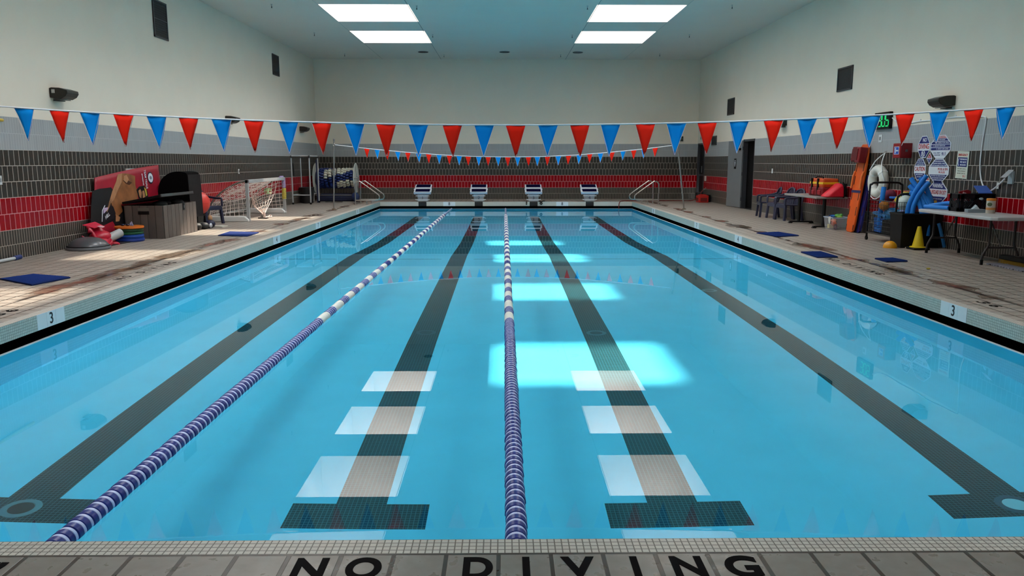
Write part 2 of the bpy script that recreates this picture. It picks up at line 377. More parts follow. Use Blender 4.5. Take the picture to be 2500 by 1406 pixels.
# still water surface
b = MB().quad((PXL, PYN, ZW), (PXR, PYN, ZW), (PXR, PYF, ZW), (PXL, PYF, ZW))
water = struct(b.build('water', water_mat(), smooth=60))
water.cycles.is_caustics_caster = True
pool_floor.cycles.is_caustics_receiver = True; pool_wall.cycles.is_caustics_receiver = True

# ================================================================== LIGHT
W = bpy.data.worlds.new('sky'); SC.world = W; W.use_nodes = True
bg = W.node_tree.nodes['Background']; bg.inputs['Color'].default_value = (.96, .985, 1.02, 1); bg.inputs['Strength'].default_value = SKY_STR
for n, (x0, x1, y0, y1) in enumerate(SKY):
    l = bpy.data.lights.new('skylight_portal', 'AREA'); l.shape = 'RECTANGLE'; l.size = x1-x0; l.size_y = y1-y0; l.cycles.is_portal = True
    o = bpy.data.objects.new('skylight_portal', l); COL.objects.link(o); o.location = ((x0+x1)/2, (y0+y1)/2, ZC+WH)
l = bpy.data.lights.new('sun', 'SUN'); l.energy = SUN_STR; l.angle = math.radians(2.0); l.color = (1, .9, .74); l.cycles.is_caustics_light = True
sun = bpy.data.objects.new('sun', l); COL.objects.link(sun); sun.location = (8, 30, 20)
sun.rotation_euler = Vector((-.39, -.84, -1)).to_track_quat('-Z', 'Y').to_euler()
# ================================================================== CAMERA
cam = bpy.data.cameras.new('camera'); co = bpy.data.objects.new('camera', cam); COL.objects.link(co)
co.location = (0, 0, 1.4); co.rotation_euler = (math.radians(90-9.2666), 0, -math.radians(.5952))
cam.sensor_width = 36; cam.sensor_fit = 'HORIZONTAL'; cam.lens = 36*1900/2500; cam.clip_end = 100
SC.camera = co
SC.view_settings.view_transform = 'Standard'; SC.view_settings.look = 'None'; SC.view_settings.gamma = 1; SC.view_settings.use_curve_mapping = False
SC.view_settings.exposure = EXPO
C = SC.cycles
C.max_bounces = 9; C.diffuse_bounces = 5; C.glossy_bounces = 4; C.transmission_bounces = 6; C.transparent_max_bounces = 8; C.volume_bounces = 0
C.sample_clamp_indirect = 8
C.adaptive_threshold = .02
# ================================================================== SHARED MATERIALS
white = pm('white_plastic', '#d8dade', .4); offwhite = pm('aged_white', '#c6c7c2', .5)
navy_rope = pm('navy_float', '#13277c', .35); pale_rope = pm('pale_float', '#c2ccf2', .4); white_rope = pm('white_float', '#dfdfd6', .4)
blueflag = pm('blue_nylon', '#0a97f2', .7, spec=.1); redflag = pm('red_nylon', '#f52614', .7, spec=.1); cordw = pm('white_cord', '#e4e6ea', .5)
steel = pm('stainless_steel', '#b9b2ac', .28, 1.); galv = pm('galvanised_tube', '#8d8b88', .45, .6)
ink = pm('black_ink', '#14141a', .5); blackp = pm('black_plastic', '#060608', .5, spec=.25); blackm = pm('black_metal', '#08080a', .45, .2)
navyp = pm('navy_plastic', '#22263f', .4); bluefoam = pm('blue_foam', '#1679d2', .6); matblue = pm('blue_mat_rubber', '#13265a', .8, spec=.1)
redp = pm('dark_red_plastic', '#7c0712', .45); redbright = pm('bright_red', '#d51f14', .5); signw = pm('sign_white', '#d5dbe4', .4)
signblue = pm('sign_blue', '#16236f', .4); signred = pm('sign_red', '#b3231f', .4); grime = pm('letter_black', '#060507', .7, spec=.05)
# ================================================================== LANE LINES OF THE DECK (painted letters in the near tiles)
near_text = tag(text('deck_lettering', 'N', .19, grime, frame('deck', (-.679, 2.515, .0005)), bold=.035, width=.113), 'black letter N of the word NO set in the near deck tiles', 'lettering', 'NO DIVING letters in the near deck')
for ch, x, w, lb in (('O', -.491, .125, 'black letter O of the word NO set in the near deck tiles'), ('D', -.095, .105, 'black letter D that begins DIVING in the near deck tiles'),
                 ('I', .076, .026, 'black letter I between D and V in the near deck tiles'), ('V', .259, .12, 'black letter V of DIVING in the near deck tiles'),
                 ('I', .459, .026, 'black letter I between V and N in the near deck tiles'), ('N', .644, .113, 'black letter N of DIVING in the near deck tiles'), ('G', .834, .12, 'black letter G that ends DIVING in the near deck tiles')):
    tag(text('deck_lettering', ch, .19, grime, frame('deck', (x, 2.515, .0005)), bold=.035, width=w), lb, 'lettering', 'NO DIVING letters in the near deck')
tag(text('deck_lettering', '3\'6"', .15, grime, frame('deck', (-1.875, 2.508, .0005)), bold=.03, width=.25), 'black inch mark cut by the lower left corner of the photo', 'lettering')
def vtext(body, x, y0, kind, label):
    # one letter per tile down the length of the deck
    b = None
    for i, ch in enumerate(body):
        if ch == ' ': continue
        r = text('letter', ch, .15, grime, frame(((0, -1, 0), (1, 0, 0)) if kind == 'right' else ((0, 1, 0), (-1, 0, 0)), (x, y0-.188*i if kind == 'right' else y0+.188*i, .0005)), bold=.02, width=.026 if ch == 'I' else .11)
        if b is None: b = tag(r, label, 'lettering'); b.name = 'deck_lettering'
        else: r.parent = b
    return b
vtext('NO DIVING', 4.72, 11.15, 'right', 'NO DIVING lettered along the right deck between its depth numbers')
vtext('NO DIVING', -4.62, 9.3, 'left', 'NO DIVING lettered along the left deck between its depth numbers')
vtext('36', 4.80, 7.62, 'right', 'depth number lettered on the right deck above the near 3 marker')
vtext('36', -4.66, 7.10, 'left', 'depth number lettered on the left deck above the near 3 marker')
# ================================================================== DEPTH MARKERS on the coping faces
marker_tile = pm('marker_tile', '#d2dadc', .3)
def marker(kind, pos, num, label, half=.225):
    t = thing('depth_marker', label, 'pool marker', pos, group='depth numbers round the pool')
    r, u = (Vector(a) for a in FR[kind]); n = r.cross(u)
    for i in (-1, 0, 1):
        c = r*(i*half*2/3); h = r*(half/3-.0012); v = u*.072; e = n*.004
        MB().prism([c-h-v, c+h-v, c+h+v, c-h+v], e).build('tile_panel', marker_tile, t)
    text('numeral', num, .15, ink, frame(kind, n*.0045), t, bold=.012, sx=.9)
    return t
marker('left', (PXL, 7.29, -.072), '3', 'white tile depth marker 3 at near end of the left pool edge')
marker('left', (PXL, 14.72, -.072), '4', 'white tile depth marker 4 on the left pool edge')
marker('left', (PXL, 18.05, -.072), '7', 'white tile depth marker 7 on the left pool edge')
marker('left', (PXL, 23.0, -.072), '8', 'white tile depth marker 8 on the left pool edge')
marker('right', (PXR, 7.54, -.072), '3', 'white tile depth marker 3 at near end of the right pool edge')
marker('right', (PXR, 14.72, -.072), '4', 'white tile depth marker 4 on the right pool edge')
marker('right', (PXR, 17.95, -.072), '7', 'white tile depth marker 7 on the right pool edge')
marker('right', (PXR, 23.2, -.072), '8', 'white tile depth marker 8 on the right pool edge')
marker('back', (-1.90, PYF, -.075), '8', 'white tile depth marker 8 on far edge between blocks 1 and 2', .21)
marker('back', (2.03, PYF, -.075), '8', 'white tile depth marker 8 on far edge between blocks 3 and 4', .21)
# ================================================================== LANE ROPES
def lane_rope(x0, x1, label):
    """cable threaded with float discs from the near wall to the far wall"""
    t = thing('lane_rope', label, 'lane rope', (x0, PYN, ZW), group='floating lane ropes')
    ya, yb = .03, PYF-PYN-.03; sl = (x1-x0)/(yb-ya); z = .004
    MB().tube([(sl*y, y, z) for y in (ya-.03, yb/2, yb+.03)], .006, 6).build('cable', steel, t)
    big = [(.012, -.021), (.046, -.021), (.05, -.017), (.05, .017), (.046, .021), (.012, .021)]
    small = [(.02, -.0115), (.0455, -.0115), (.0485, -.008), (.0485, .008), (.0455, .0115), (.02, .0115)]
    cache = {}
    def disc(prof, mat, seg):
        k = (id(prof), mat.name)
        if k not in cache: cache[k] = MB().lathe(prof, axis='Y', seg=seg).build('float_disc', mat, t, smooth=35); return cache[k]
        o = cache[k].copy(); COL.objects.link(o); return o
    rest = MB(); y = ya+.03; n = 0
    while y < yb-3.2:
        Y = y+PYN
        if Y < 7.85: cm, cs, mi = navy_rope, pale_rope, (0, 1)
        else:
            wh = int((Y-7.85)/.335) % 2 == 0
            cm, cs, mi = (white_rope, white_rope, (2, 2)) if wh else (navy_rope, navy_rope if Y > 12 else pale_rope, (0, 0 if Y > 12 else 1))
        wob = random.uniform(-.0025, .0025)
        for prof, m, k, dy in ((big, cm, mi[0], .021), (small, cs, mi[1], .053)):
            if n < 100:
                o = disc(prof, m, 36); o.location = (sl*(y+dy)+wob, y+dy, z)
            else:
                rest.lathe(prof, (sl*(y+dy)+wob, y+dy, z), 'Y', 12, k)
            n += 1
        y += .0645
    r = rest.build('float_discs', [navy_rope, pale_rope, white_rope], t, smooth=35); r['kind'] = 'stuff'
    MB().tube([(sl*y, y, z), (sl*yb, yb, z)], .03, 10).build('end_sleeve', pm('grey_blue_sleeve', '#7f8fae', .5), t, smooth=40)
    return t
lane_rope(-1.93, -1.82, 'left lane rope, slanting from the near left to between blocks 1 and 2')
lane_rope(.053, .058, 'middle lane rope running straight down the centre of the pool')
# ================================================================== FLOOR INLETS on the lane lines
def inlet(x, y, rim, core, label):
    t = thing('floor_inlet', label, 'pool inlet', (x, y, zf(y)), group='inlets on the lane lines')
    MB().lathe([(.11, 0), (.11, .006), (.1, .008), (.075, .008), (.072, .004), (.05, .004)], seg=28).build('rim', pm('inlet_rim_'+rim[1:], rim, .4), t, smooth=40)
    MB().lathe([(.07, .003), (.07, .006), (.02, .008)], seg=24).build('cover', pm('inlet_core_'+core[1:], core, .5), t, smooth=40)
inlet(-2.83, 4.32, '#6f8a92', '#2a2024', 'dark floor inlet with grey rim on the leftmost lane line')
inlet(3.02, 4.30, '#37586a', '#cfe0e6', 'white floor inlet on the near end of the rightmost lane line')
inlet(-.865, 8.44, '#3b5b66', '#24424c', 'round floor inlet on the second lane line from the left')
inlet(1.018, 8.40, '#5b7f88', '#1e3a44', 'ringed floor inlet on the third lane line from the left')
inlet(2.95, 11.0, '#7f9ba2', '#3a565e', 'pale ringed floor inlet halfway down the rightmost lane line')
inlet(-2.83, 11.3, '#1d2c31', '#10191c', 'dark floor inlet halfway down the leftmost lane line')
# ================================================================== PENNANT LINES
def pennants(y, pts, xs, w, h, first_blue, label, ends):
    """a sagging cord (list of x, z) with triangles hanging at xs"""
    t = thing('pennant_line', label, 'bunting', (0, y, 0), group='backstroke flags')
    def zz(x):
        for (xa, za), (xb, zb_) in zip(pts, pts[1:]):
            if xa <= x <= xb: k = (x-xa)/(xb-xa); return za+(zb_-za)*k
        return pts[0][1] if x < pts[0][0] else pts[-1][1]
    MB().tube([(x, 0, z) for x, z in pts], .008 if y < 10 else .011, 6).build('cord', cordw, t)
    for i, x in enumerate(xs):
        blue = (i % 2 == 0) == first_blue
        sl = (zz(x+w/2)-zz(x-w/2))/w; tw = random.uniform(-.012, .012); sk = random.uniform(-.008, .008)+(-.02*sl*4)
        b = MB(); n = 5; vs = []; fs = []
        for r in range(n+1):
            k = r/n; ww = w/2*(1-k)+.004*k
            for q in range(5):
                s = -1+q/2; px = x+s*ww+sk*k; bow = .012*math.sin(PI*k)*(1 if blue else -1)+tw*s*k*(1-k)*3+.004*math.sin(3*s+x*5)
                vs.append((px, bow, zz(x)+sl*s*w/2*(1-k)-k*h))
        for r in range(n):
            for q in range(4): a = r*5+q; fs.append((a, a+5, a+6, a+1))
        b.add(vs, fs)
        o = b.build('pennant', blueflag if blue else redflag, t, smooth=60)
        s = o.modifiers.new('cloth', 'SOLIDIFY'); s.thickness = .002
        wcol = pm('white_edge', '#e8d9d6', .6)
        MB().tube([(x-w/2, -.001, zz(x-w/2)-.004), (x+sk, -.001, zz(x)-h)], .0022, 4).build('edge_tape', wcol, o)
        MB().tube([(x+w/2, -.001, zz(x+w/2)-.004), (x+sk, -.001, zz(x)-h)], .0022, 4).build('edge_tape', wcol, o)
    return t
near_pts = [(xleft(7.28), 1.99)]+[(x, 1.726+.0078*x*x-(.0006*x if x > 0 else 0)) for x in [-5.6+.4*i for i in range(29)]]+[(XR, 2.06)]
near_x = [-4.98, -4.66]+[-4.356, -4.038, -3.764, -3.46, -3.163, -2.873, -2.575, -2.281, -1.965, -1.663, -1.364, -1.077, -0.782, -0.471, -0.179, 0.109, 0.406, 0.698, 0.98, 1.3, 1.586, 1.868, 2.162, 2.479, 2.788, 3.076, 3.378, 3.689, 4.003, 4.318]+[4.62, 4.93]
pennants(7.28, near_pts, near_x, .182, .29, True, 'near string of large red and blue triangular pennants across the pool', None)
far_pts = [(-4.87, 1.862), (-3.95, 1.755), (-2.9, 1.655), (-1.9, 1.58), (-.9, 1.53), (.12, 1.515), (1.1, 1.525), (2.1, 1.57), (3.1, 1.65), (4.1, 1.745), (5.0, 1.858)]
pennants(22.9, far_pts, [-3.961, -3.665, -3.381, -3.073, -2.776, -2.468, -2.172, -1.875, -1.579, -1.294, -1.033, -0.724, -0.451, -0.166, 0.119, 0.404, 0.713, 0.975, 1.272, 1.582, 1.879, 2.189, 2.498, 2.808, 3.141, 3.463, 3.773, 4.071, 4.393], .165, .27, False, 'far string of small red and blue pennants between two poles', None)
def flag_pole(x, xt, label):
    t = thing('flag_pole', label, 'pole', (x, 22.93, 0), group='poles of the far pennant line')
    MB().tube([(0, 0, 0), ((xt-x)*.5, -.01, 1.0), (xt-x, -.03, 2.02)], .021, 10).build('pole', galv, t, smooth=40)
    MB().lathe([(.06, 0), (.06, .012), (.035, .03)], seg=18).build('deck_socket', pm('brass_socket', '#6a5a44', .4, .6), t, smooth=40)
    MB().tube([(xt-x, -.03, 1.96), (xt-x, -.03, 2.03)], .028, 10).build('pole_cap', pm('grey_cap', '#6c6e70', .5), t, smooth=40)
    MB().torus((xt-x, -.055, 1.866), .03, .006, 'Y', 14, 6).build('cord_hook', steel, t)
flag_pole(-4.985, -4.90, 'thin grey pole at left end of the far pennant line')
flag_pole(5.30, 5.03, 'thin grey leaning pole at right end of the far pennant line')
# ================================================================== STARTING BLOCKS
def start_block(x, num, label):
    t = thing('starting_block', label, 'starting block', (x, PYF, 0), group='starting blocks on the far edge')
    lt = pm('block_light', '#dcdfe8', .4); ped = pm('block_grey', '#a7a6ab', .5); side = pm('block_dark_grey', '#7d7f80', .5)  # foot plate and side brackets get the darkest of the greys
    # pedestal, slightly wider at the foot of the step, leaning back
    MB().prism([(-.165, .10, 0), (.165, .10, 0), (.185, .12, .34), (-.185, .12, .34)], (0, .34, 0)).build('pedestal', ped, t, bevel=.012)
    MB().prism([(-.175, .07, -.005), (.175, .07, -.005), (.175, .07, .035), (-.175, .07, .035)], (0, .42, 0)).build('foot_plate', side, t, bevel=.006)
    # sloping platform, front lip, raised rear half
    sl = math.atan2(.21, .62); M = Matrix.Translation((0, .02, .335)) @ Matrix.Rotation(sl, 4, 'X')
    b = MB().prism([(-.30, 0, -.055), (.30, 0, -.055), (.30, 0, 0), (-.30, 0, 0)], (0, .33, 0), M=M)
    b.build('platform', lt, t, bevel=.01)
    MB().cbox((0, -.006, -.035), (.60, .035, .085), M=M).build('front_lip', pm('block_lip', '#b4bccb', .4), t, bevel=.012)
    M2 = Matrix.Translation((0, .02, .36)) @ Matrix.Rotation(sl, 4, 'X')
    MB().prism([(-.29, .32, -.06), (.29, .32, -.06), (.29, .32, .012), (-.29, .32, .012)], (0, .34, 0), M=M2).build('rear_platform', lt, t, bevel=.01)
    padm = pm('navy_grip_pad', '#06062c', .9, spec=.05)
    MB().cbox((0, .165, .004), (.50, .25, .012), M=M).build('grip_pad', padm, t, bevel=.004)
    MB().cbox((0, .49, .017), (.50, .26, .012), M=M2).build('grip_pad', padm, t, bevel=.004)
    for s in (-1, 1):
        MB().cbox((s*.285, .24, .012), (.05, .08, .03), M=M).build('pad_clip', lt, t, bevel=.006)
        MB().prism([(s*.20, .12, .30), (s*.29, .06, .34), (s*.29, .5, .48), (s*.20, .42, .34)], (s*.012, 0, 0)).build('side_bracket', side, t)
        MB().tube([(s*.16, .1, .06), (s*.24, .02, .075), (s*.24, .0, .085)], .011, 8).build('grip_arm', white, t)
    MB().tube([(-.23, .03, .205), (.23, .03, .205)], .013, 10).build('grip_bar', white, t, smooth=40)
    MB().tube([(-.19, .055, .066), (-.16, .03, .06), (.17, .03, .06), (.2, .055, .066)], .012, 10).build('grip_bar', white, t, smooth=40)
    text('number', num, .15, pm('number_purple', '#2c2240', .5), frame('back', (0, .104, .13)), t, bold=.0, sx=1.1)
    return t
for n, x in enumerate((-2.83, -.875, 1.035, 2.99)):
    start_block(x, str(n+1), 'white starting block with navy pads, numbered %d on its front' % (n+1))
    tgt = MB().box((x-.14, PYF-.004, ZE), (x+.14, PYF, 0)).build('lane_target', tile('target_tile', 'XZ', .0263, .0247, '#262222', '#1f1c1c', '#353030', .002, 0, .4, 0, 0, 0))
    tag(tgt, 'dark tile panel in the far coping under starting block %d' % (n+1), 'tile panel', 'lane targets on the far edge')
# black straps dangling beside block 3
o = MB().tube(spline([(.78, PYF-.01, .01), (.79, PYF-.03, -.03), (.785, PYF-.03, -.09), (.79, PYF-.03, -.11)]), .018, 8).build('strap', blackp, smooth=40)
tag(o, 'short black strap end hanging over the edge left of block 3', 'strap')
o = MB().tube(spline([(1.22, PYF+.02, .015), (1.27, PYF-.025, .01), (1.33, PYF-.03, -.05), (1.3, PYF-.03, -.09), (1.26, PYF-.03, -.06), (1.28, PYF-.03, -.02), (1.36, PYF+.02, .02), (1.42, PYF+.06, .02)]), .016, 8).build('strap', blackp, smooth=40)
tag(o, 'looped black strap hanging over the edge right of block 3', 'strap')
# ================================================================== GRAB RAILS
def grab_rail(x, y, s, label):
    """figure-four handrail: post, bend over, slope to the water, return bar"""
    t = thing('grab_rail', label, 'handrail', (x, y, 0), group='steel pool handrails')
    L = .83
    p = [(0, 0, 0), (0, 0, .60), (s*.015, 0, .68), (s*.07, 0, .735), (s*.14, 0, .745), (s*.2, 0, .72), (s*.70, 0, .36), (s*.77, 0, .28), (s*.775, 0, .22), (s*.74, 0, .165), (s*.66, 0, .145), (s*.5, 0, .145), (0, 0, .145)]
    MB().tube(spline(p, 5), .019, 10).build('rail', steel, t, smooth=50)
    MB().tube([(s*.36, 0, 0), (s*.36, 0, .145)], .016, 10).build('strut', steel, t, smooth=50)
    for dx in (0, s*.36): MB().lathe([(.045, 0), (.045, .012), (.022, .02)], (dx, 0, 0), seg=16).build('escutcheon', steel, t, smooth=40)
grab_rail(-4.80, 25.35, 1, 'nearer of two steel handrails at the far left corner')
grab_rail(-4.74, 25.95, 1, 'farther of two steel handrails at the far left corner')
grab_rail(5.02, 25.35, -1, 'nearer of two steel handrails at the far right corner')
grab_rail(4.95, 25.95, -1, 'farther of two steel handrails at the far right corner')
# ================================================================== DOORS
dframe = pm('door_frame_charcoal', '#34363b', .45); dleaf = pm('door_grey', '#6c6f72', .5, var=.03, vscale=3); ddark = pm('door_black', '#09090b', .5, spec=.2)
# far door: closed, almost black, set back in its frame
d = struct(MB().box((XR+.06, D1[0]-.02, 0), (XR+.11, D1[1]+.02, D1[3]+.02)).build('door_1', ddark))
b = MB()
for y0, y1, z0, z1 in ((D1[0]-.0, D1[0]+.05, 0, D1[3]), (D1[1]-.05, D1[1], 0, D1[3]), (D1[0], D1[1], D1[3]-.05, D1[3])): b.box((XR-.02, y0, z0), (XR+.07, y1, z1))
b.build('door_frame', dframe, d)
MB().box((XR+.045, 28.1, .86), (XR+.062, 28.9, .93)).build('push_bar', pm('push_bar_metal', '#4a4c52', .35, .7), d, bevel=.004)
MB().box((XR+.05, 28.55, .98), (XR+.062, 28.66, 1.22)).build('push_plate', pm('push_plate_steel', '#8c9098', .35, .7), d, bevel=.003)
# near door: its leaf swung right back into the room, a dark lobby behind
d = struct(MB().box((XR+.0, D2[0], 0), (XR+.10, D2[0]+.05, D2[3])).box((XR-.03, D2[1]-.06, 0), (XR+.10, D2[1], D2[3])).box((XR-.02, D2[0], D2[3]-.06), (XR+.10, D2[1], D2[3])).build('door_2', dframe))
b = MB(); y0, y1 = D2[0]-.02, D2[1]+.02
b.box((XR+.9, y0, 0), (XR+.95, y1, D2[3]+.05)); b.box((XR+.02, y0-.04, 0), (XR+.95, y0, D2[3]+.05)); b.box((XR+.02, y1, 0), (XR+.95, y1+.04, D2[3]+.05)); b.box((XR+.02, y0, D2[3]), (XR+.95, y1, D2[3]+.05)); b.box((XR, y0, -.04), (XR+.95, y1, 0))
b.build('lobby', pm('dark_lobby', '#17181b', .7), d)
MB().box((XR+.4, D2[0], 0), (XR+.44, D2[1], D2[3])).build('inner_screen', ddark, d)
M = Matrix.Translation((XR-.04, D2[1]-.03, .02)) @ Matrix.Rotation(math.radians(97-.0), 4, 'Z')    # local x runs from hinge to free edge
leaf = MB().box((0, -.022, 0), (1.02, .022, 1.98), M=M).build('door_leaf', dleaf, d, bevel=.003)
MB().box((.08, .022, 1.70), (.34, .06, 1.76), M=M).build('door_closer', ddark, leaf)
for z in (.25, 1.0, 1.75): MB().tube([M @ Vector((0, 0, z-.05)), M @ Vector((0, 0, z+.05))], .014, 8).build('hinge', pm('hinge_metal', '#45474b', .4, .7), leaf)
Ms = M @ frame(((-1, 0, 0), (0, 0, 1)), (.46, .024, 1.30))
sg = MB().prism([(-.075, -.155, 0), (.075, -.155, 0), (.075, .155, 0), (-.075, .155, 0)], (0, 0, .006), M=Ms).build('toilet_sign', blackp, bevel=.002)
tag(sg, 'black restroom sign with white standing figure on the grey open door', 'sign')
b = MB().lathe([(.001, .006), (.022, .006), (.022, .008), (.001, .008)], (0, .085, 0), seg=16, M=Ms)
b.prism([(-.03, .055, .006), (-.012, -.09, .006), (.012, -.09, .006), (.03, .055, .006)], (0, 0, .002), M=Ms); b.build('figure', signw, sg)
# ================================================================== WALL FIXTURES
def on_wall(side, y, z): return (xleft(y) if side == 'left' else XR, y, z)
def vent(side, y0, y1, z0, z1, label, bars=1):
    t = thing('wall_vent', label, 'vent', on_wall(side, (y0+y1)/2, (z0+z1)/2), group='dark wall vents')
    s = 1 if side == 'left' else -1; w, h = (y1-y0)/2, (z1-z0)/2
    fr = pm('vent_frame', '#3a3c40', .5); mesh_ = pm('vent_mesh', '#17181a', .7)
    MB().box((min(0, s*.01), -w+.02, -h+.02), (max(0, s*.01), w-.02, h-.02)).build('grille', mesh_, t)
    b = MB()
    for a, c in (((-w, -h), (w, -h+.03)), ((-w, h-.03), (w, h)), ((-w, -h), (-w+.03, h)), ((w-.03, -h), (w, h))): b.box((0, a[0], a[1]), (s*.025, c[0], c[1]))
    b.build('frame', fr, t)
    b = MB()
    for i in range(1, 16): zz = -h+2*h*i/16; b.box((s*.01, -w+.03, zz-.006), (s*.016, w-.03, zz+.006))
    b.build('louvres', pm('vent_louvre', '#222326', .6), t)
    if bars: MB().box((s*.01, -w+.03, -.008), (s*.022, w-.03, .008)).build('cross_bar', fr, t)
vent('left', 16.25, 16.90, 3.86, 4.60, 'near dark wall vent high on the left wall')
vent('left', 24.1, 24.77, 3.96, 4.57, 'far dark wall vent high on the left wall', 0)
vent('right', 16.34, 17.06, 2.855, 3.34, 'larger square dark vent on the right wall', 0)
vent('right', 24.62, 25.34, 2.83, 3.34, 'smaller looking far dark vent high on the right wall', 0)
vent('right', 26.5, 27.1, 1.93, 2.24, 'low small dark vent on the right wall between the two doors', 0)
def wall_pack(side, y, z, label, tagplate=False):
    """wedge shaped lamp housing with a bracket under it"""
    t = thing('wall_lamp', label, 'wall light', on_wall(side, y, z), group='dark wedge wall lights')
    s = 1 if side == 'left' else -1; w = .17
    pr = [(0, -.07), (0, .075), (.03, .085), (.15, .08), (.27, .045), (.275, -.0), (.24, -.05), (.17, -.085), (.08, -.075)]
    MB().prism([(s*x, -w, zz) for x, zz in pr], (0, 2*w, 0)).build('housing', pm('lamp_housing', '#161512', .4), t, bevel=.008)
    MB().prism([(s*.04, -w+.02, -.079), (s*.15, -w+.02, -.086), (s*.15, w-.02, -.086), (s*.04, w-.02, -.079)], (0, 0, -.012)).build('lens', pm('lamp_lens', '#4d4f4f', .3), t)
    MB().box((min(0, s*.10), -.08, -.115), (max(0, s*.10), .08, -.10)).build('bracket', pm('lamp_bracket', '#46484a', .5), t)
    if tagplate: MB().box((s*.035, -w-.004, .0), (s*.085, -w, .055)).build('rating_label', pm('silver_label', '#b4b6b4', .4), t, label='silver paper label')
wall_pack('left', 12.62, 2.44, 'nearest dark wedge light on the left wall, with silver label', True)
wall_pack('left', 20.1, 2.43, 'middle dark wedge light on the left wall, behind the pennants')
wall_pack('left', 27.0, 2.47, 'farthest dark wedge light on the left wall near the corner')
wall_pack('right', 12.72, 2.34, 'nearest dark wedge light on the right wall, above the signs')
wall_pack('right', 20.15, 2.36, 'farther dark wedge light on the right wall, behind a red pennant')
def plate(side, y, z, w, h, label, col='#c9cccd', toggle=True, name='switch_plate'):
    t = thing(name, label, 'switch', on_wall(side, y, z)); s = 1 if side == 'left' else -1
    MB().box((0, -w/2, -h/2), (s*.012, w/2, h/2)).build('plate', pm('plate_'+col[1:], col, .4), t, bevel=.003)
    if toggle: MB().box((s*.012, -w*.2, -h*.22), (s*.022, w*.2, h*.22)).build('rocker', pm('plate_grey', '#8d9092', .4), t, bevel=.002)
plate('left', 11.05, 1.135, .085, .125, 'pale switch plate low on the left wall at photo edge')
plate('left', 20.7, 1.13, .085, .125, 'small grey switch plate on the left wall above the goal')
plate('right', 20.87, 1.14, .07, .12, 'small white plate on the dark tiles above the chairs', '#dfe2e2', False)
plate('right', 14.95, 1.82, .13, .14, 'white wall box with dark centre above the life ring', '#cfd3d5')
o = MB().tube([(xleft(9.9)+.02, 9.9, 2.0), (xleft(11.2)+.02, 11.22, 1.965)], .022, 10).build('yellow_pole', pm('yellow_paint', '#c9a93a', .5), smooth=40); tag(o, 'yellow pole end hooked on the grey tiles at photo left', 'pole')
# exit sign box on the far wall, pale clock box by the corner
t = thing('exit_sign', 'small black box sign on far wall by the right corner', 'sign', (6.53, YB, 2.205))
MB().box((-.07, -.05, -.09), (.07, 0, .09)).build('housing', pm('sign_black_green', '#1a2420', .4), t, bevel=.004)
text('lettering', 'EXIT', .05, pm('sign_green', '#557a66', .5), frame('back', (0, -.052, 0)), t, bold=.02)
t = thing('notice_plate', 'narrow cream notice hanging over the far dark door', 'notice', (XR, 28.55, 2.30))
MB().box((-.012, -.16, -.16), (.01, .16, .02)).build('plate', pm('cream_plate', '#c9c3a5', .5), t, bevel=.003)
MB().box((-.03, -.1, .06), (0, .1, .16)).build('lamp_box', pm('cream_box', '#bdb8a2', .5), t, bevel=.004)
MB().box((-.014, -.11, -.12), (-.011, .11, -.03)).build('printed_lines', pm('grey_print', '#7c7765', .6), t)
o = MB().box((XR-.006, 27.68, .70), (XR+.006, 27.92, .875)).build('paper_notice', pm('paper', '#cfc8c4', .6)); tag(o, 'white paper sheet taped on the red tiles beside the far door', 'notice')
# sprinklers and downlights
for n, (x, y) in enumerate(((-2.06, 19.3), (-2.06, 23.53), (-2.06, 27.85), (1.99, 19.26), (2.0, 23.56), (1.97, 27.8), (-5.43, 23.27), (-5.45, 27.68), (5.4, 23.45), (5.35, 27.56), (5.39, 19.12), (-5.44, 19.14))):
    side = ('left of the left roof lights' if x < -4 else 'right of the right roof lights' if x > 4 else 'just inside the left roof lights' if x < 0 else 'just inside the right roof lights')
    row = 'nearest row' if y < 20 else 'middle row' if y < 25 else 'row by the far wall'
    t = thing('sprinkler', 'ceiling sprinkler head %s, %s' % (side, row), 'sprinkler', (x, y, ZC), group='ceiling sprinklers')
    MB().lathe([(.03, .02), (.03, -.004), (.014, -.01), (.008, -.045)], seg=12).build('escutcheon', pm('sprinkler_white', '#aeb4b2', .4), t)
    MB().lathe([(.008, -.042), (.010, -.075), (.018, -.082), (.018, -.086)], seg=12).build('head', pm('sprinkler_dark', '#33353a', .4), t)
for x, y, w in ((-2.71, 27.2, 'left'), (.03, 27.17, 'middle'), (2.51, 27.25, 'right')):
    t = thing('downlight', w+' of three round dark downlights in the ceiling by the far wall', 'ceiling light', (x, y, ZC), group='round ceiling downlights')
    MB().torus((0, 0, -.006), .165, .012, seg=28, rs=6).build('trim_ring', pm('downlight_trim', '#3f4545', .4), t, smooth=60)
    MB().lathe([(.155, -.004), (.12, -.002), (.02, -.001)], seg=28).build('lamp', pm('downlight_dark', '#0d0f10', .4), t)
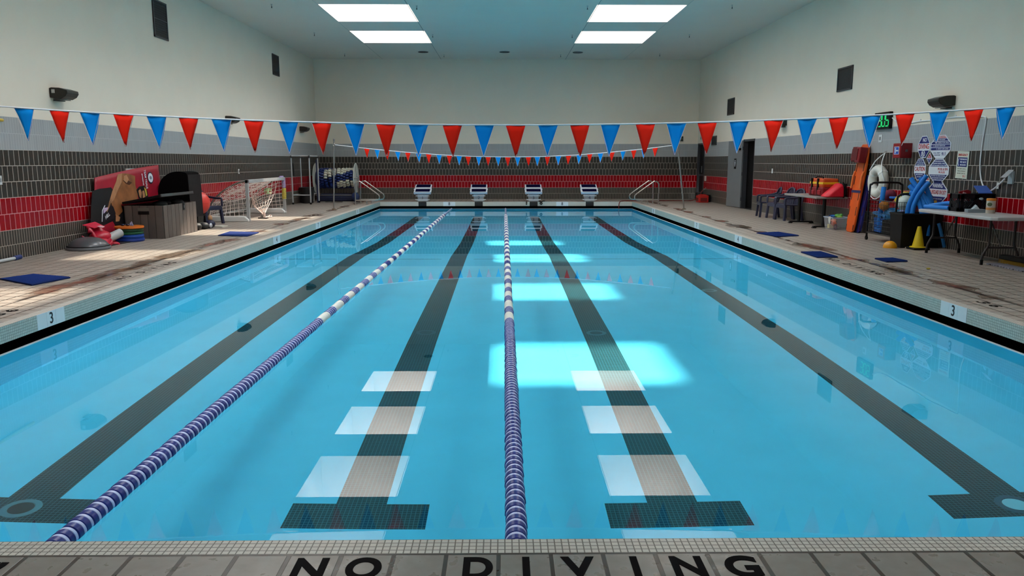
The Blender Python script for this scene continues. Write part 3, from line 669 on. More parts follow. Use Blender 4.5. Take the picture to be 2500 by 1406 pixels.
# ================================================================== CLOCK AND ITS CABLE
t = thing('digital_clock', 'black digital clock with green digits above the rescue board', 'clock', (XR-.012, 14.84, 2.145))
MB().box((-.05, -.30, -.155), (.012, .30, .155)).build('case', blackp, t, bevel=.008)
green = pm('green_led', '#08361a', .4, emit='#19c46a', estr=1.2)
def seg_digit(b, x, on):
    w, h, k = .055, .105, .011
    S = {'a': ((-w, h), (w, h)), 'b': ((w, h), (w, 0)), 'c': ((w, 0), (w, -h)), 'd': ((-w, -h), (w, -h)), 'e': ((-w, -h), (-w, 0)), 'f': ((-w, 0), (-w, h)), 'g': ((-w, 0), (w, 0))}
    for q in on:
        (xa, za), (xb, zb_) = S[q]
        if xa == xb: lo, hi = sorted((za, zb_)); b.box((-.056, -(x+xa)-k, lo+.012), (-.051, -(x+xa)+k, hi-.012))
        else: b.box((-.056, -(x+xb)+.012, za-k), (-.051, -(x+xa)-.012, za+k))
b = MB(); seg_digit(b, -.06, 'abgcd'); seg_digit(b, .075, 'abcdef'); seg_digit(b, .215, 'afgcd')
for z in (.045, -.045): b.box((-.056, -.013+.0-.0, z-.013), (-.051, .013, z+.013))
b.build('digits', green, t)
cb = spline([(XR-.02, 14.52, 2.18), (XR-.015, 14.3, 2.09), (XR-.012, 13.9, 2.06), (XR-.012, 13.55, 2.075), (XR-.012, 13.1, 2.07), (XR-.012, 12.5, 2.085), (XR-.012, 12.05, 2.06), (XR-.012, 11.75, 2.05), (XR-.012, 11.70, 1.98), (XR-.012, 11.73, 1.7), (XR-.012, 11.74, 1.4), (XR-.014, 11.70, 1.2), (XR-.02, 11.60, 1.04), (XR-.03, 11.45, .965), (XR-.03, 11.32, 1.0), (XR-.03, 11.18, 1.09), (XR-.05, 11.07, 1.15)], 6)
t = thing('power_cable', 'white cable clipped to the grey wall from clock to outlet', 'cable', (0, 0, 0))
MB().tube(cb, .011, 6).build('cord', cordw, t, smooth=50)
for y, z in ((14.05, 2.07), (13.55, 2.075), (12.5, 2.085)): MB().cbox((XR-.008, y, z+.012), (.016, .02, .04)).build('cable_clip', white, t)
MB().cbox((XR-.03, 11.24, 1.05), (.004, .05, .09)).build('cable_tag', pm('paper_tag', '#cfd0cc', .6), t)
t = thing('power_outlet', 'white outlet box with open cover flap on the right wall', 'outlet', (XR, 10.98, 1.17))
MB().box((-.03, -.055, -.09), (0, .055, .09)).build('box', pm('outlet_grey', '#a9b3ba', .4), t, bevel=.005)
MB().prism([(-.03, -.06, .10), (-.03, .06, .10), (-.13, .06, .0), (-.13, -.06, .0)], (.008, 0, .008)).build('cover_flap', white, t)
# ================================================================== SIGNS ON THE RIGHT WALL
def octo(w, h, c=.3, k=1.): return [(-w+w*2*c*k, h), (w-w*2*c*k, h), (w, h*.3), (w, -h*.3), (w-w*2*c*k, -h), (-w+w*2*c*k, -h), (-w, -h*.3), (-w, h*.3)]
def clip_band(P, z0, z1):
    """part of a polygon (x, z) between two heights"""
    def cut(P, f):
        out = []
        for i in range(len(P)):
            a, b_ = P[i], P[(i+1) % len(P)]; fa, fb = f(a), f(b_)
            if fa >= 0: out.append(a)
            if fa*fb < 0: k = fa/(fa-fb); out.append((a[0]+(b_[0]-a[0])*k, a[1]+(b_[1]-a[1])*k))
        return out
    return cut(cut(P, lambda p: p[1]-z0), lambda p: z1-p[1])
def sign(y, z, w, h, bands, label, name='pool_sign'):
    """white edged octagon; bands = [(z0, z1, material, [(text, size, x, z, mat, width)])], all as fractions of the half height"""
    t = thing(name, label, 'sign', (XR-.003, y, z), group='octagon safety signs on the right wall'); F = frame('right', (0, 0, 0))
    O = octo(w, h); I = octo(w*.93, h*.93)
    MB().prism([(x, zz, 0) for x, zz in O], (0, 0, .006), M=F).build('board', signw, t)
    for z0, z1, m, tx in bands:
        if m:
            P = clip_band(I, z0*h, z1*h)
            if len(P) > 2: MB().prism([(x, zz, .006) for x, zz in P], (0, 0, .001), M=F).build('colour_band', m, t)
        for s, size, x, zz, mm, wd in tx:
            text('lettering', s, size*h, mm, F @ Matrix.Translation((x*w, zz*h, .0075)), t, depth=.0004, bold=.02, width=wd*w)
    return t
B, Rr, Wt = signblue, signred, signw
sign(13.37, 1.635, .19, .185, [(.33, 1, B, [('NO', .46, .08, .62, Wt, .62)]), (-.3, .33, None, [('DIVING', .62, 0, .02, Rr, 1.72)]), (-1, -.33, B, [])], 'octagon NO DIVING sign with blue top, upper left of the group')
s0 = bpy.data.objects['pool_sign']; F = frame('right', (0, 0, 0))
b = MB().torus((0, -.115, .009), .052, .006, 'Z', 24, 6, M=F)
b.tube([F @ Vector((-.036, -.15, .009)), F @ Vector((.036, -.08, .009))], .006, 6).tube([F @ Vector((-.03, -.085, .009)), F @ Vector((.025, -.15, .009))], .008, 6); b.build('no_dive_symbol', signw, s0)
sign(12.86, 1.628, .30, .19, [(.74, .94, Rr, [('911 PHONE LOCATION', .15, 0, .84, Wt, 1.05)]), (.50, .70, B, [('1  CHECK THE SCENE', .13, -.15, .60, Wt, 1.1)]), (.24, .45, B, [('2  SEND FOR HELP', .13, .2, .345, Wt, 1.2)]), (-.02, .19, B, [('3  BEGIN RESCUE', .13, -.15, .085, Wt, 1.2)]), (-.28, -.07, B, [('4  STAY ON LINE', .13, .2, -.175, Wt, 1.2)]), (-.9, -.4, None, [('911', .42, .38, -.62, B, .36), ('CALL FIRST', .13, -.3, -.52, B, .7), ('FROM PHONE', .13, -.25, -.7, B, .6)])], 'wide octagon emergency steps sign, upper right of the group')
sign(13.44, 1.255, .185, .185, [(.36, 1, B, [('KEEP OUT', .14, 0, .78, Wt, .75), ('OF WATER WHEN', .13, 0, .6, Wt, 1.1), ('CLOSED OR DARK', .13, 0, .44, Wt, 1.25)]), (-.3, .36, None, [('CAUTION', .55, 0, .04, Rr, 1.75)]), (-1, -.34, B, [('NO RUNNING', .14, 0, -.46, Wt, 1.2), ('ON DECK', .14, 0, -.66, Wt, .8)])], 'octagon CAUTION sign with red word, left of the group')
sign(12.86, 1.243, .30, .19, [(.36, 1, B, [('SHOWER BEFORE ENTERING', .14, 0, .8, Wt, 1.0), ('CHILDREN UNDER 14 MUST', .14, 0, .62, Wt, 1.3), ('BE WITH AN ADULT AT ALL TIMES', .14, 0, .45, Wt, 1.55)]), (-.3, .36, None, [('POOL & SPA', .3, .42, .12, Rr, .95), ('RULES', .22, .35, -.14, Rr, .6)]), (-1, -.34, B, [('NO FOOD OR DRINK IN POOL', .14, 0, -.45, Wt, 1.4), ('NO GLASS NEAR THE WATER', .14, 0, -.63, Wt, 1.15), ('NO DIVING OR RUNNING', .14, 0, -.8, Wt, .9)])], 'wide octagon POOL & SPA rules sign, middle right of the group')
sign(12.84, .885, .29, .185, [(.33, 1, B, [('WARNING', .5, 0, .6, Wt, 1.05)]), (-.3, .33, None, [('NO LIFEGUARD ON DUTY', .5, 0, .02, Rr, 1.85)]), (-1, -.34, B, [('SWIM AT YOUR OWN RISK', .16, 0, -.55, Wt, 1.1)])], 'wide octagon WARNING no lifeguard sign, bottom of the group')
for y, z, lb in ((13.17, 1.445, 'small diamond sign, red over blue, between the upper octagons'), (13.19, 1.075, 'small diamond sign half hidden behind the blue noodles')):
    t = thing('diamond_sign', lb, 'sign', (XR-.002, y, z)); F = frame('right', (0, 0, 0)); D = [(0, .10), (.085, 0), (0, -.10), (-.085, 0)]
    MB().prism([(x, zz, 0) for x, zz in D], (0, 0, .004), M=F).build('board', signw, t)
    I = [(x*.82, zz*.82) for x, zz in D]
    for z0, z1, m in ((.008, .1, Rr), (-.1, -.008, B)): MB().prism([(x, zz, .004) for x, zz in clip_band(I, z0, z1)], (0, 0, .001), M=F).build('colour_band', m, t)
    text('lettering', 'NO', .03, signw, F @ Matrix.Translation((0, .026, .0055)), t, depth=.0003); text('lettering', 'GUM', .024, signw, F @ Matrix.Translation((0, -.026, .0055)), t, depth=.0003)
t = thing('emergency_sign', 'cream EMERGENCY telephone sign on the dark tiles', 'sign', (XR-.003, 12.205, 1.34)); F = frame('right', (0, 0, 0), -.03)
cream = pm('sign_cream', '#c9cdbf', .5)
MB().prism([(-.155, -.21, 0), (.155, -.21, 0), (.155, .21, 0), (-.155, .21, 0)], (0, 0, .006), M=F).build('board', cream, t)
MB().prism([(-.125, -.03, .006), (.125, -.03, .006), (.125, .115, .006), (-.125, .115, .006)], (0, 0, .001), M=F).build('blue_panel', B, t)
MB().prism([(-.13, .13, .006), (.13, .13, .006), (.13, .175, .006), (-.13, .175, .006)], (0, 0, .0008), M=F).build('title_panel', pm('sign_pink', '#d8c9bb', .5), t)
text('lettering', 'EMERGENCY', .045, Rr, F @ Matrix.Translation((0, .152, .0075)), t, depth=.0004, bold=.03, width=.25)
for i, s in enumerate(('TELEPHONE AND', 'FIRST AID KIT', 'ARE LOCATED')): text('lettering', s, .034, signw, F @ Matrix.Translation((.022, .085-.043*i, .0075)), t, depth=.0004, bold=.02, width=(.185, .165, .155)[i])
MB().tube([F @ Vector(p) for p in ((-.09, .1, .008), (-.108, .07, .008), (-.108, .02, .008), (-.09, -.015, .008))], .006, 6).build('handset_symbol', signw, t)
for i, s in enumerate(('IN LOBBY OFFICE', 'FOR POOL EMERGENCY', 'DIAL FIRST THEN CALL')): text('lettering', s, .026, pm('sign_dark_text', '#4c4f46', .6), F @ Matrix.Translation((0, -.062-.035*i, .0065)), t, depth=.0003, width=.22)
text('lettering', '911', .055, Rr, F @ Matrix.Translation((.085, -.178, .0065)), t, depth=.0003, bold=.02)
# ================================================================== RED CABINET, LIFE RING, RESCUE BOARDS
t = thing('defibrillator_cabinet', 'dark red wall cabinet with blue sticker left of the signs', 'cabinet', (XR, 13.9, 1.58))
MB().box((-.20, -.14, -.13), (0, .14, .13)).build('body', redp, t, bevel=.008)
MB().box((-.205, -.13, -.12), (-.20, .13, .12)).build('door', pm('cabinet_red', '#8e0a18', .4), t, bevel=.003)
st = MB().box((-.207, -.085, -.065), (-.2045, .085, .07)).build('sticker', signw, t, label='blue and white sticker')
MB().box((-.2078, -.075, -.058), (-.2068, .075, .062)).build('sticker_blue', pm('sticker_blue', '#1f50b4', .4), st)
MB().box((-.2085, -.06, -.012), (-.2076, .03, .012)).box((-.2085, .02, -.045), (-.2076, .05, .05)).build('sticker_mark', signw, st)
MB().box((-.12, -.148, -.02), (-.08, -.14, .02)).build('latch', pm('cabinet_latch', '#5a5a5e', .4, .6), t)
t = thing('life_ring', 'white life ring hanging by a rope on the right wall', 'life ring', (XR-.10, 14.72, 1.02))
MB().torus((0, 0, 0), .225, .085, 'X', 40, 16).build('ring', pm('ring_white', '#d2d2ca', .45, var=.03, vscale=9), t, smooth=60)
for a in (40, 140, 220, 320):
    c = Vector((0, .225*math.cos(math.radians(a)), .225*math.sin(math.radians(a)))); M = Matrix.Translation(c) @ Matrix.Rotation(math.radians(a), 4, 'X')
    MB().lathe([(.088, -.022), (.090, -.018), (.090, .018), (.088, .022)], axis='Z', seg=20, M=M).build('band', pm('ring_band', '#dededa', .5), t, smooth=40)
rp = [(-.0, .26, .23), (-.02, .12, .40), (.05, -.06, .54), (-.02, -.15, .34), (-.03, -.27, .17)]
MB().tube(spline([(-.06, .25, .20), (-.03, .10, .38), (.06, -.05, .53)], 6), .009, 6).tube(spline([(.06, -.06, .53), (-.03, -.15, .35), (-.06, -.25, .18)], 6), .009, 6).build('hanging_rope', cordw, t)
MB().tube(spline([(-.07, -.27, .17), (-.05, -.34, -.02), (-.06, -.30, -.2), (-.07, -.18, -.30), (-.05, .05, -.32), (-.07, .2, -.22)], 6), .008, 6).build('grab_line', cordw, t)
MB().tube([(.09, -.05, .56), (.05, -.055, .545), (.045, -.055, .52)], .008, 6).build('wall_hook', steel, t)
def board_pts(n=9): return None
def rescue_board(y, xb, xt, ztop, mat_, label, thick=.045, dz=0):
    t = thing('rescue_board', label, 'rescue board', (xb, y, 0), group='rescue boards leaning on the right wall')
    L_ = math.hypot(ztop, xt-xb); a = math.atan2(xt-xb, ztop); M = Matrix.Rotation(a, 4, 'Y')
    pr = [(-.10, 0), (.10, 0), (.155, .04), (.175, .2), (.20, .9), (.215, 1.25*L_/1.72), (.19, L_-.18), (.16, L_-.06), (.09, L_), (-.09, L_), (-.16, L_-.06), (-.19, L_-.18), (-.215, 1.25*L_/1.72), (-.20, .9), (-.175, .2), (-.155, .04)]
    MB().prism([(-thick, yy, zz) for yy, zz in pr], (thick, 0, 0), M=M).build('board', mat_, t, bevel=.012)
    hole = pm('hand_hole', '#3d1407', .7)
    for s in (-1, 1):
        for z in (.10, .42, .72, 1.02, 1.28): MB().cbox((-thick-.0015, s*.148, z), (.004, .026, .17 if z > .3 else .1), M=M).build('hand_hole', hole, t)
    return t, M
orange = pm('orange_board', '#d9570d', .45)
t, M = rescue_board(15.45, 6.93, 7.125, 1.72, orange, 'orange rescue backboard leaning on the right wall with red head blocks')
MB().box((-.20, -.205, 1.36), (-.047, -.02, 1.66), M=M).build('head_block', redp, t, bevel=.015)
MB().box((-.17, .03, 1.38), (-.047, .215, 1.67), M=M).build('head_block', pm('dark_red_foam', '#640611', .6), t, bevel=.015)
MB().box((-.21, -.12, 1.40), (-.198, .13, 1.62), M=M).build('head_strap', pm('maroon_strap', '#5a0610', .6), t)
for s in (-1, 1): MB().tube([M @ Vector((-.05, s*.19, 1.20)), M @ Vector((-.075, s*.185, 1.1)), M @ Vector((-.07, s*.195, .86))], .02, 8).build('body_strap', pm('orange_strap', '#e8742c', .5), t)
MB().box((-.05, -.2, .78), (-.046, .2, .83), M=M).build('chest_strap', pm('navy_strap', '#181b52', .6), t)
t, M = rescue_board(15.36, 7.02, 7.135, 1.12, pm('navy_board', '#1a1f66', .45), 'dark blue rescue board leaning behind the orange one', .04)
# ================================================================== RIGHT DECK FURNITURE
def deck_mat_pad(pts, label, rz=0):
    """flat ribbed rubber mat, corners given on the deck"""
    c = [sum(p[i] for p in pts)/4 for i in (0, 1)]
    t = thing('deck_mat', label, 'mat', (c[0], c[1], 0), group='blue mats on the deck')
    q = [(p[0]-c[0], p[1]-c[1], .002) for p in pts]
    MB().prism(q, (0, 0, .016)).build('pad', matblue, t, bevel=.003)
    a, b_, c_, d = (Vector(p) for p in q); m = MB(); n = 24
    for i in range(1, n):
        p0 = a.lerp(b_, i/n); p1 = d.lerp(c_, i/n); m.tube([p0+Vector((0, 0, .018)), p1+Vector((0, 0, .018))], .0035, 4)
    m.build('ribs', pm('mat_rib_blue', '#182f6c', .8, spec=.1), t)
deck_mat_pad([(4.94, 15.15), (5.08, 14.40), (5.57, 14.60), (5.43, 15.33)], 'dark blue mat by the 4 marker on the right deck')
deck_mat_pad([(4.59, 11.92), (4.58, 11.25), (4.90, 11.29), (4.91, 11.97)], 'dark blue mat close to the right pool edge')
deck_mat_pad([(5.35, 11.10), (5.345, 10.73), (5.677, 10.80), (5.63, 11.14)], 'smallest dark blue mat, in front of the folding table')
deck_mat_pad([(-6.02, 9.25), (-5.36, 8.78), (-5.24, 9.36), (-5.85, 9.62)], 'large blue mat at the left edge of the photo')
deck_mat_pad([(-5.413, 14.75), (-4.80, 14.58), (-4.82, 15.34), (-5.464, 15.52)], 'blue mat on the left deck in front of the goal')
# ---- plastic armchairs
def plastic_chair(name, loc, rz, mat_, label, group, s=1.):
    t = thing(name, label, 'chair', loc, rz, group); t.scale = (s, s, s)
    # local: faces +x
    for (x, y, dx, dy) in ((.22, -.23, .03, -.03), (.22, .23, .03, .03), (-.22, -.20, -.06, -.02), (-.22, .20, -.06, .02)):
        b = MB(); b.prism([(x+dx-.03, y+dy-.03, 0), (x+dx+.03, y+dy-.03, 0), (x+dx+.03, y+dy+.03, 0), (x+dx-.03, y+dy+.03, 0)], (-dx*1., -dy*1., .40)); b.build('leg', mat_, t, bevel=.008)
    MB().prism([(-.22, -.22, .385), (.25, -.25, .40), (.25, .25, .40), (-.22, .22, .385)], (0, 0, .03)).build('seat', mat_, t, bevel=.012)
    MB().prism([(.235, -.25, .33), (.25, -.25, .33), (.25, .25, .33), (.235, .25, .33)], (0, 0, .08)).build('apron', mat_, t, bevel=.004)
    # back shell: fan of slats inside a rounded frame
    P = [(-.215, -.225, .40), (-.27, -.235, .60), (-.32, -.19, .76), (-.34, -.09, .815), (-.345, 0, .825), (-.34, .09, .815), (-.32, .19, .76), (-.27, .235, .60), (-.215, .225, .40)]
    bk = MB().tube(spline(P, 5), .026, 8); bk.build('back_frame', mat_, t, smooth=50)
    b = MB()
    for i in range(-4, 5):
        y = i*.045; top = .80-.9*y*y*2; b.prism([(-.218, y*.95-.013, .415), (-.218, y*.95+.013, .415), (-.335, y+.013, top), (-.335, y-.013, top)], (-.008, 0, 0))
    b.prism([(-.275, -.22, .585), (-.275, .22, .585), (-.285, .22, .625), (-.285, -.22, .625)], (-.008, 0, 0)); b.build('back_slats', mat_, t)
    for sy in (-1, 1):
        MB().tube(spline([(-.30, sy*.225, .68), (-.16, sy*.262, .625), (.05, sy*.27, .60), (.21, sy*.262, .595), (.245, sy*.256, .565), (.25, sy*.25, .41)], 5), [.026]*26, 8).build('armrest', mat_, t, smooth=50)
    return t
plastic_chair('plastic_chair', (6.70, 19.78, 0), math.radians(172), navyp, 'navy plastic armchair farthest from the grey table', 'plastic armchairs by the grey table', .89)
plastic_chair('plastic_chair', (6.80, 19.2, 0), math.radians(184), pm('grey_navy_plastic', '#3a3c52', .4), 'navy plastic armchair in the middle, greyer than the other two', 'plastic armchairs by the grey table', .9)
plastic_chair('plastic_chair', (6.82, 18.62, 0), math.radians(188), pm('navy_plastic_two', '#303349', .4), 'navy plastic armchair tucked under the end of the grey table', 'plastic armchairs by the grey table', .89)
# ---- pedestal table
t = thing('cafe_table', 'grey topped table on two black pedestals by the right wall', 'table', (6.80, 17.05, 0))
MB().box((-.34, -.93, .625), (.32, .93, .665)).build('tabletop', pm('table_grey', '#8f8a88', .4, var=.03, vscale=10), t, bevel=.012)
for y in (-.68, .70):
    MB().tube([(-.06, y, .03), (-.06, y, .63)], .038, 12).build('pedestal', blackm, t, smooth=40)
    MB().prism([(-.30, y-.04, 0), (-.27, y-.04, .05), (.25, y-.04, .05), (.28, y-.04, 0), (.2, y-.04, 0), (.18, y-.04, .02), (-.2, y-.04, .02), (-.22, y-.04, 0)], (0, .08, 0)).build('foot', blackm, t, bevel=.006)
    MB().box((-.26, y-.05, .605), (.22, y+.05, .627)).build('top_bracket', blackm, t)
o = MB().ball((6.62, 17.35, .668), .03, 10, 6, sc=(1.3, 1.3, .35)).build('soap_dish', pm('pink_soap', '#d3b1a8', .5), smooth=60); tag(o, 'small pinkish dish on the grey table top', 'dish')
# ---- first aid bag on the table
t = thing('rescue_bag', 'orange and red rescue bag with yellow stripe on the grey table', 'bag', (6.86, 16.72, .665))
og = pm('bag_orange', '#c2460f', .6, var=.06); yl = pm('reflective_yellow', '#dcb414', .5); mr = pm('bag_red', '#7a0812', .6, var=.05)
MB().box((-.17, -.34, .18), (.16, .33, .37)).build('upper_bag', og, t, bevel=.03)
MB().box((-.19, -.37, .0), (.18, .38, .19)).build('lower_bag', mr, t, bevel=.03)
MB().box((-.18, -.355, .25), (.17, .345, .295)).build('stripe', yl, t, bevel=.006)
for y in (-.10, .22): MB().box((-.197, y-.03, .02), (-.165, y+.03, .37)).build('strap', blackp, t, bevel=.005)
MB().tube(spline([(-.12, -.2, .36), (-.1, -.14, .40), (-.1, .14, .40), (-.12, .2, .36)], 5), .014, 6).build('handle', blackp, t)
MB().box((-.215, -.30, .03), (-.18, -.14, .13)).box((-.21, .05, .03), (-.18, .18, .12)).build('pocket', pm('bag_pocket_red', '#8f0f1c', .6), t, bevel=.012)
t = thing('backpack', 'bright red soft backpack leaning at the near end of the grey table', 'bag', (6.86, 16.22, .665))
br = MB(); PR = [(-.24, 0), (-.20, .05), (-.06, .17), (.05, .27), (.12, .285), (.15, .2), (.155, 0)]
for k, (yy, sc_) in enumerate(((-.15, .82), (-.09, .97), (.09, 1.0), (.16, .85))):
    br.v += [((x-.15)*sc_+.15, yy, z*sc_) for x, z in PR]
n_ = len(PR)
for k in range(3):
    for i_ in range(n_): br.f.append((k*n_+i_, k*n_+(i_+1) % n_, (k+1)*n_+(i_+1) % n_, (k+1)*n_+i_))
br.f += [tuple(range(n_))[::-1], tuple(3*n_+q for q in range(n_))]; br.m = [0]*len(br.f)
br.build('body', pm('backpack_red', '#d8102a', .55, var=.08, vscale=14), t, smooth=60, bevel=.02)
MB().tube(spline([(.14, -.09, .30), (.19, -.12, .2), (.17, -.13, .05), (.1, -.1, .01)], 5), .014, 6).build('shoulder_strap', blackp, t)
MB().box((.14, -.12, 0), (.19, .12, .3), M=Matrix.Rotation(.12, 4, 'Y')).build('back_panel', blackp, t, bevel=.02)
# ---- clear bin of toys under the table
t = thing('toy_bin', 'clear plastic bin of pool toys under the grey table', 'bin', (6.90, 16.05, 0))
clear = pm('clear_plastic', '#c9cdd6', .15, alpha=.28)
b = MB(); w0, w1, h = (.165, .20), (.19, .235), .25
def tub(b, w0, w1, h, mi=0):
    lo = [(-w0[0], -w0[1], .005), (w0[0], -w0[1], .005), (w0[0], w0[1], .005), (-w0[0], w0[1], .005)]; hi = [(-w1[0], -w1[1], h), (w1[0], -w1[1], h), (w1[0], w1[1], h), (-w1[0], w1[1], h)]
    b.quad(*lo[::-1], mi)
    for i in range(4): b.quad(lo[i], lo[(i+1) % 4], hi[(i+1) % 4], hi[i], mi)
    return hi
hi = tub(b, w0, w1, h); b.build('tub', clear, t)
MB().tube(hi, .012, 6, closed=True).build('rim', pm('bin_rim', '#a7b3c6', .4), t)
def toy(label, cat, b, col, **k):
    o = b.build(k.get('name', 'pool_toy'), pm('toy_'+col[1:], col, .5), smooth=60); tag(o, label, cat, 'toys in and on the clear bin'); return o
X, Y = 6.90, 16.05
toy('orange ball inside the clear toy bin', 'ball', MB().ball((X-.09, Y-.05, .13), .055, 14, 8), '#d8602f', name='toy_ball')
toy('pale yellow sponge at bottom of the clear toy bin', 'sponge', MB().cbox((X-.09, Y+.11, .06), (.09, .1, .08)), '#d6c27a', name='sponge')
toy('salmon rubber fish inside the clear toy bin', 'toy', MB().ball((X-.07, Y+.02, .18), .06, 14, 8, sc=(1, 1.4, .6)), '#d98a6c', name='rubber_fish')
toy('purple ring at near bottom of the clear toy bin', 'toy', MB().torus((X-.08, Y-.12, .06), .045, .018, 'X', 18, 8), '#4a1f3c', name='dive_ring')
toy('green dinosaur shaped toy on top of the clear bin', 'toy', MB().ball((X, Y-.02, .285), .07, 14, 8, sc=(1, 1.3, .55)).ball((X+.02, Y-.12, .30), .035, 10, 8), '#4f9a46', name='toy_animal')
toy('lime green toy lying on the clear bin rim', 'toy', MB().ball((X-.02, Y-.14, .27), .06, 14, 8, sc=(.8, 1.5, .5)), '#7fae3c', name='toy_boat')
toy('blue toy boat on top of the clear bin', 'toy', MB().ball((X-.06, Y+.07, .27), .065, 14, 8, sc=(.9, 1.5, .5)), '#1d5fa6', name='toy_boat')
toy('dark blue ring on top of the clear bin', 'toy', MB().torus((X-.05, Y+.15, .27), .05, .02, 'Z', 18, 8), '#1a3a7a', name='dive_ring')
o = MB().prism(spline([(X-.20, Y-.02, .265), (X-.205, Y-.14, .27), (X-.21, Y-.14, .17), (X-.2, Y-.08, .12), (X-.205, Y-.04, .19)], 3), (.008, 0, 0)).build('white_towel', pm('towel_white', '#c6c3bd', .8)); tag(o, 'white cloth hanging over the rim of the clear toy bin', 'cloth')
# ---- wire cart
t = thing('equipment_cart', 'black wire cart of balls and floats beside the life ring', 'cart', (6.82, 13.42, 0))
cx, cy = .29, .50; b = MB()
def arch(y, h): return spline([(-cx, y, .07), (-cx, y, h-.12), (-cx+.03, y, h-.03), (-cx+.11, y, h), (cx-.11, y, h), (cx-.03, y, h-.03), (cx, y, h-.12), (cx, y, .07)], 5)
MB().tube(arch(cy, 1.02), .018, 8).build('end_frame', blackm, t, smooth=50); MB().tube(arch(-cy, .86), .018, 8).build('end_frame', blackm, t, smooth=50)
for x in (-cx, cx): b.tube([(x, -cy, .14), (x, cy, .14)], .014, 6)
for y in (-cy, cy): b.tube([(-cx, y, .14), (cx, y, .14)], .014, 6)
for x in (-cx, cx): b.tube([(x, -cy, .72), (x, cy, .72)], .009, 6)
b.build('base_frame', blackm, t)
b = MB(); wr = .0035
for i in range(25):
    y = -cy+2*cy*i/24
    for x in (-cx, cx): b.tube([(x, y, .14), (x, y, .72)], wr, 4)
    b.tube([(-cx, y, .14), (cx, y, .14)], wr, 4)
for i in range(15):
    x = -cx+2*cx*i/14
    for y in (-cy, cy): b.tube([(x, y, .14), (x, y, .72)], wr, 4)
for j in range(9):
    z = .14+.58*j/8; b.tube([(-cx, -cy, z), (cx, -cy, z), (cx, cy, z), (-cx, cy, z)], wr, 4, closed=True)
b.build('wire_basket', blackm, t)
for x in (-cx, cx):
    for y in (-cy, cy):
        c_ = MB().tube([(x, y, .08), (x, y, .045)], .02, 8).build('caster', blackp, t)
        MB().lathe([(.034, -.014), (.036, 0), (.034, .014)], (x, y, .036), 'X', 14).build('wheel', blackp, c_)
MB().prism([(-cx+.01, -cy+.01, .16), (cx-.01, -cy+.01, .16), (cx-.01, -cy+.01, .40), (-cx+.01, -cy+.01, .40)], (0, .46, 0)).build('black_liner', pm('net_bag_black', '#0d100f', .8), t)
X, Y = 6.82, 13.42
def ball_(label, c, r, col, g='balls and floats in the wire cart', sp=.35):
    t = thing('play_ball', label, 'ball', c, group=g)
    MB().ball((0, 0, 0), r, 22, 14).build('ball', pm('ball_'+col[1:], col, sp), t, smooth=60)
    for ax in 'XY': MB().torus((0, 0, 0), r, r*.012, ax, 28, 4).build('seam', pm('ball_seam_'+col[1:], tuple(.75*x for x in [int(col[i:i+2], 16)/255 for i in (1, 3, 5)]), .5), t)
ball_('white ball on top of the wire cart, near the middle', (X-.07, Y-.36, .70), .135, '#b9c6c2')
ball_('yellow ball in the wire cart beside the white ball', (X-.02, Y-.02, .74), .07, '#c9b323')
ball_('orange and yellow ball at the corner of the wire cart', (X-.19, Y+.14, .63), .085, '#c77a1e')
ball_('large blue ball in the wire cart under the orange one', (X-.06, Y+.10, .45), .15, '#1f74ad')
ball_('teal ball low in the wire cart behind the white ball', (X-.05, Y-.22, .47), .13, '#1b6f93')
ball_('pale lilac ball deep in the near end of the wire cart', (X-.13, Y-.39, .52), .075, '#9297c4')
ball_('maroon mesh covered ball on the wire cart rim', (X-.02, Y+.30, .80), .105, '#6d1a35', sp=.8)
def kick(label, c, rz, tilt, col, L_=.42, W_=.28):
    t = thing('kickboard', label, 'kickboard', c, group='foam floats in the wire cart'); t.rotation_euler = (tilt, 0, rz)
    P = [(-W_/2, -L_/2, 0), (W_/2, -L_/2, 0), (W_/2, L_*.2, 0), (W_*.38, L_*.4, 0), (W_*.15, L_/2, 0), (-W_*.15, L_/2, 0), (-W_*.38, L_*.4, 0), (-W_/2, L_*.2, 0)]
    MB().prism(P, (0, 0, .035)).build('board', pm('foam_'+col[1:], col, .6), t, bevel=.008)
for i in range(6): kick(('lowest','second','third','fourth','fifth','topmost')[i]+' blue kickboard stacked at the far end of the wire cart', (X-.10, Y+.26, .165+.042*i), .04*i-.1, 0, ('#1a63c0', '#2a78cc', '#1c5cae')[i % 3])
kick('pale blue float at far end of the cart, above the stack', (X-.12, Y+.26, .46), .2, .12, '#3f86c4')
kick('blue float lying across the top of the wire cart', (X+.1, Y+.0, .745), 1.2, .06, '#1a66bd', .5, .2)
kick('yellow topped float at the near end of the wire cart', (X+.06, Y-.36, .845), 1.3, .1, '#c3a64a', .34, .2)
kick('navy float under the yellow one at near end of the cart', (X+.08, Y-.34, .80), 1.3, .1, '#123f74', .38, .22)
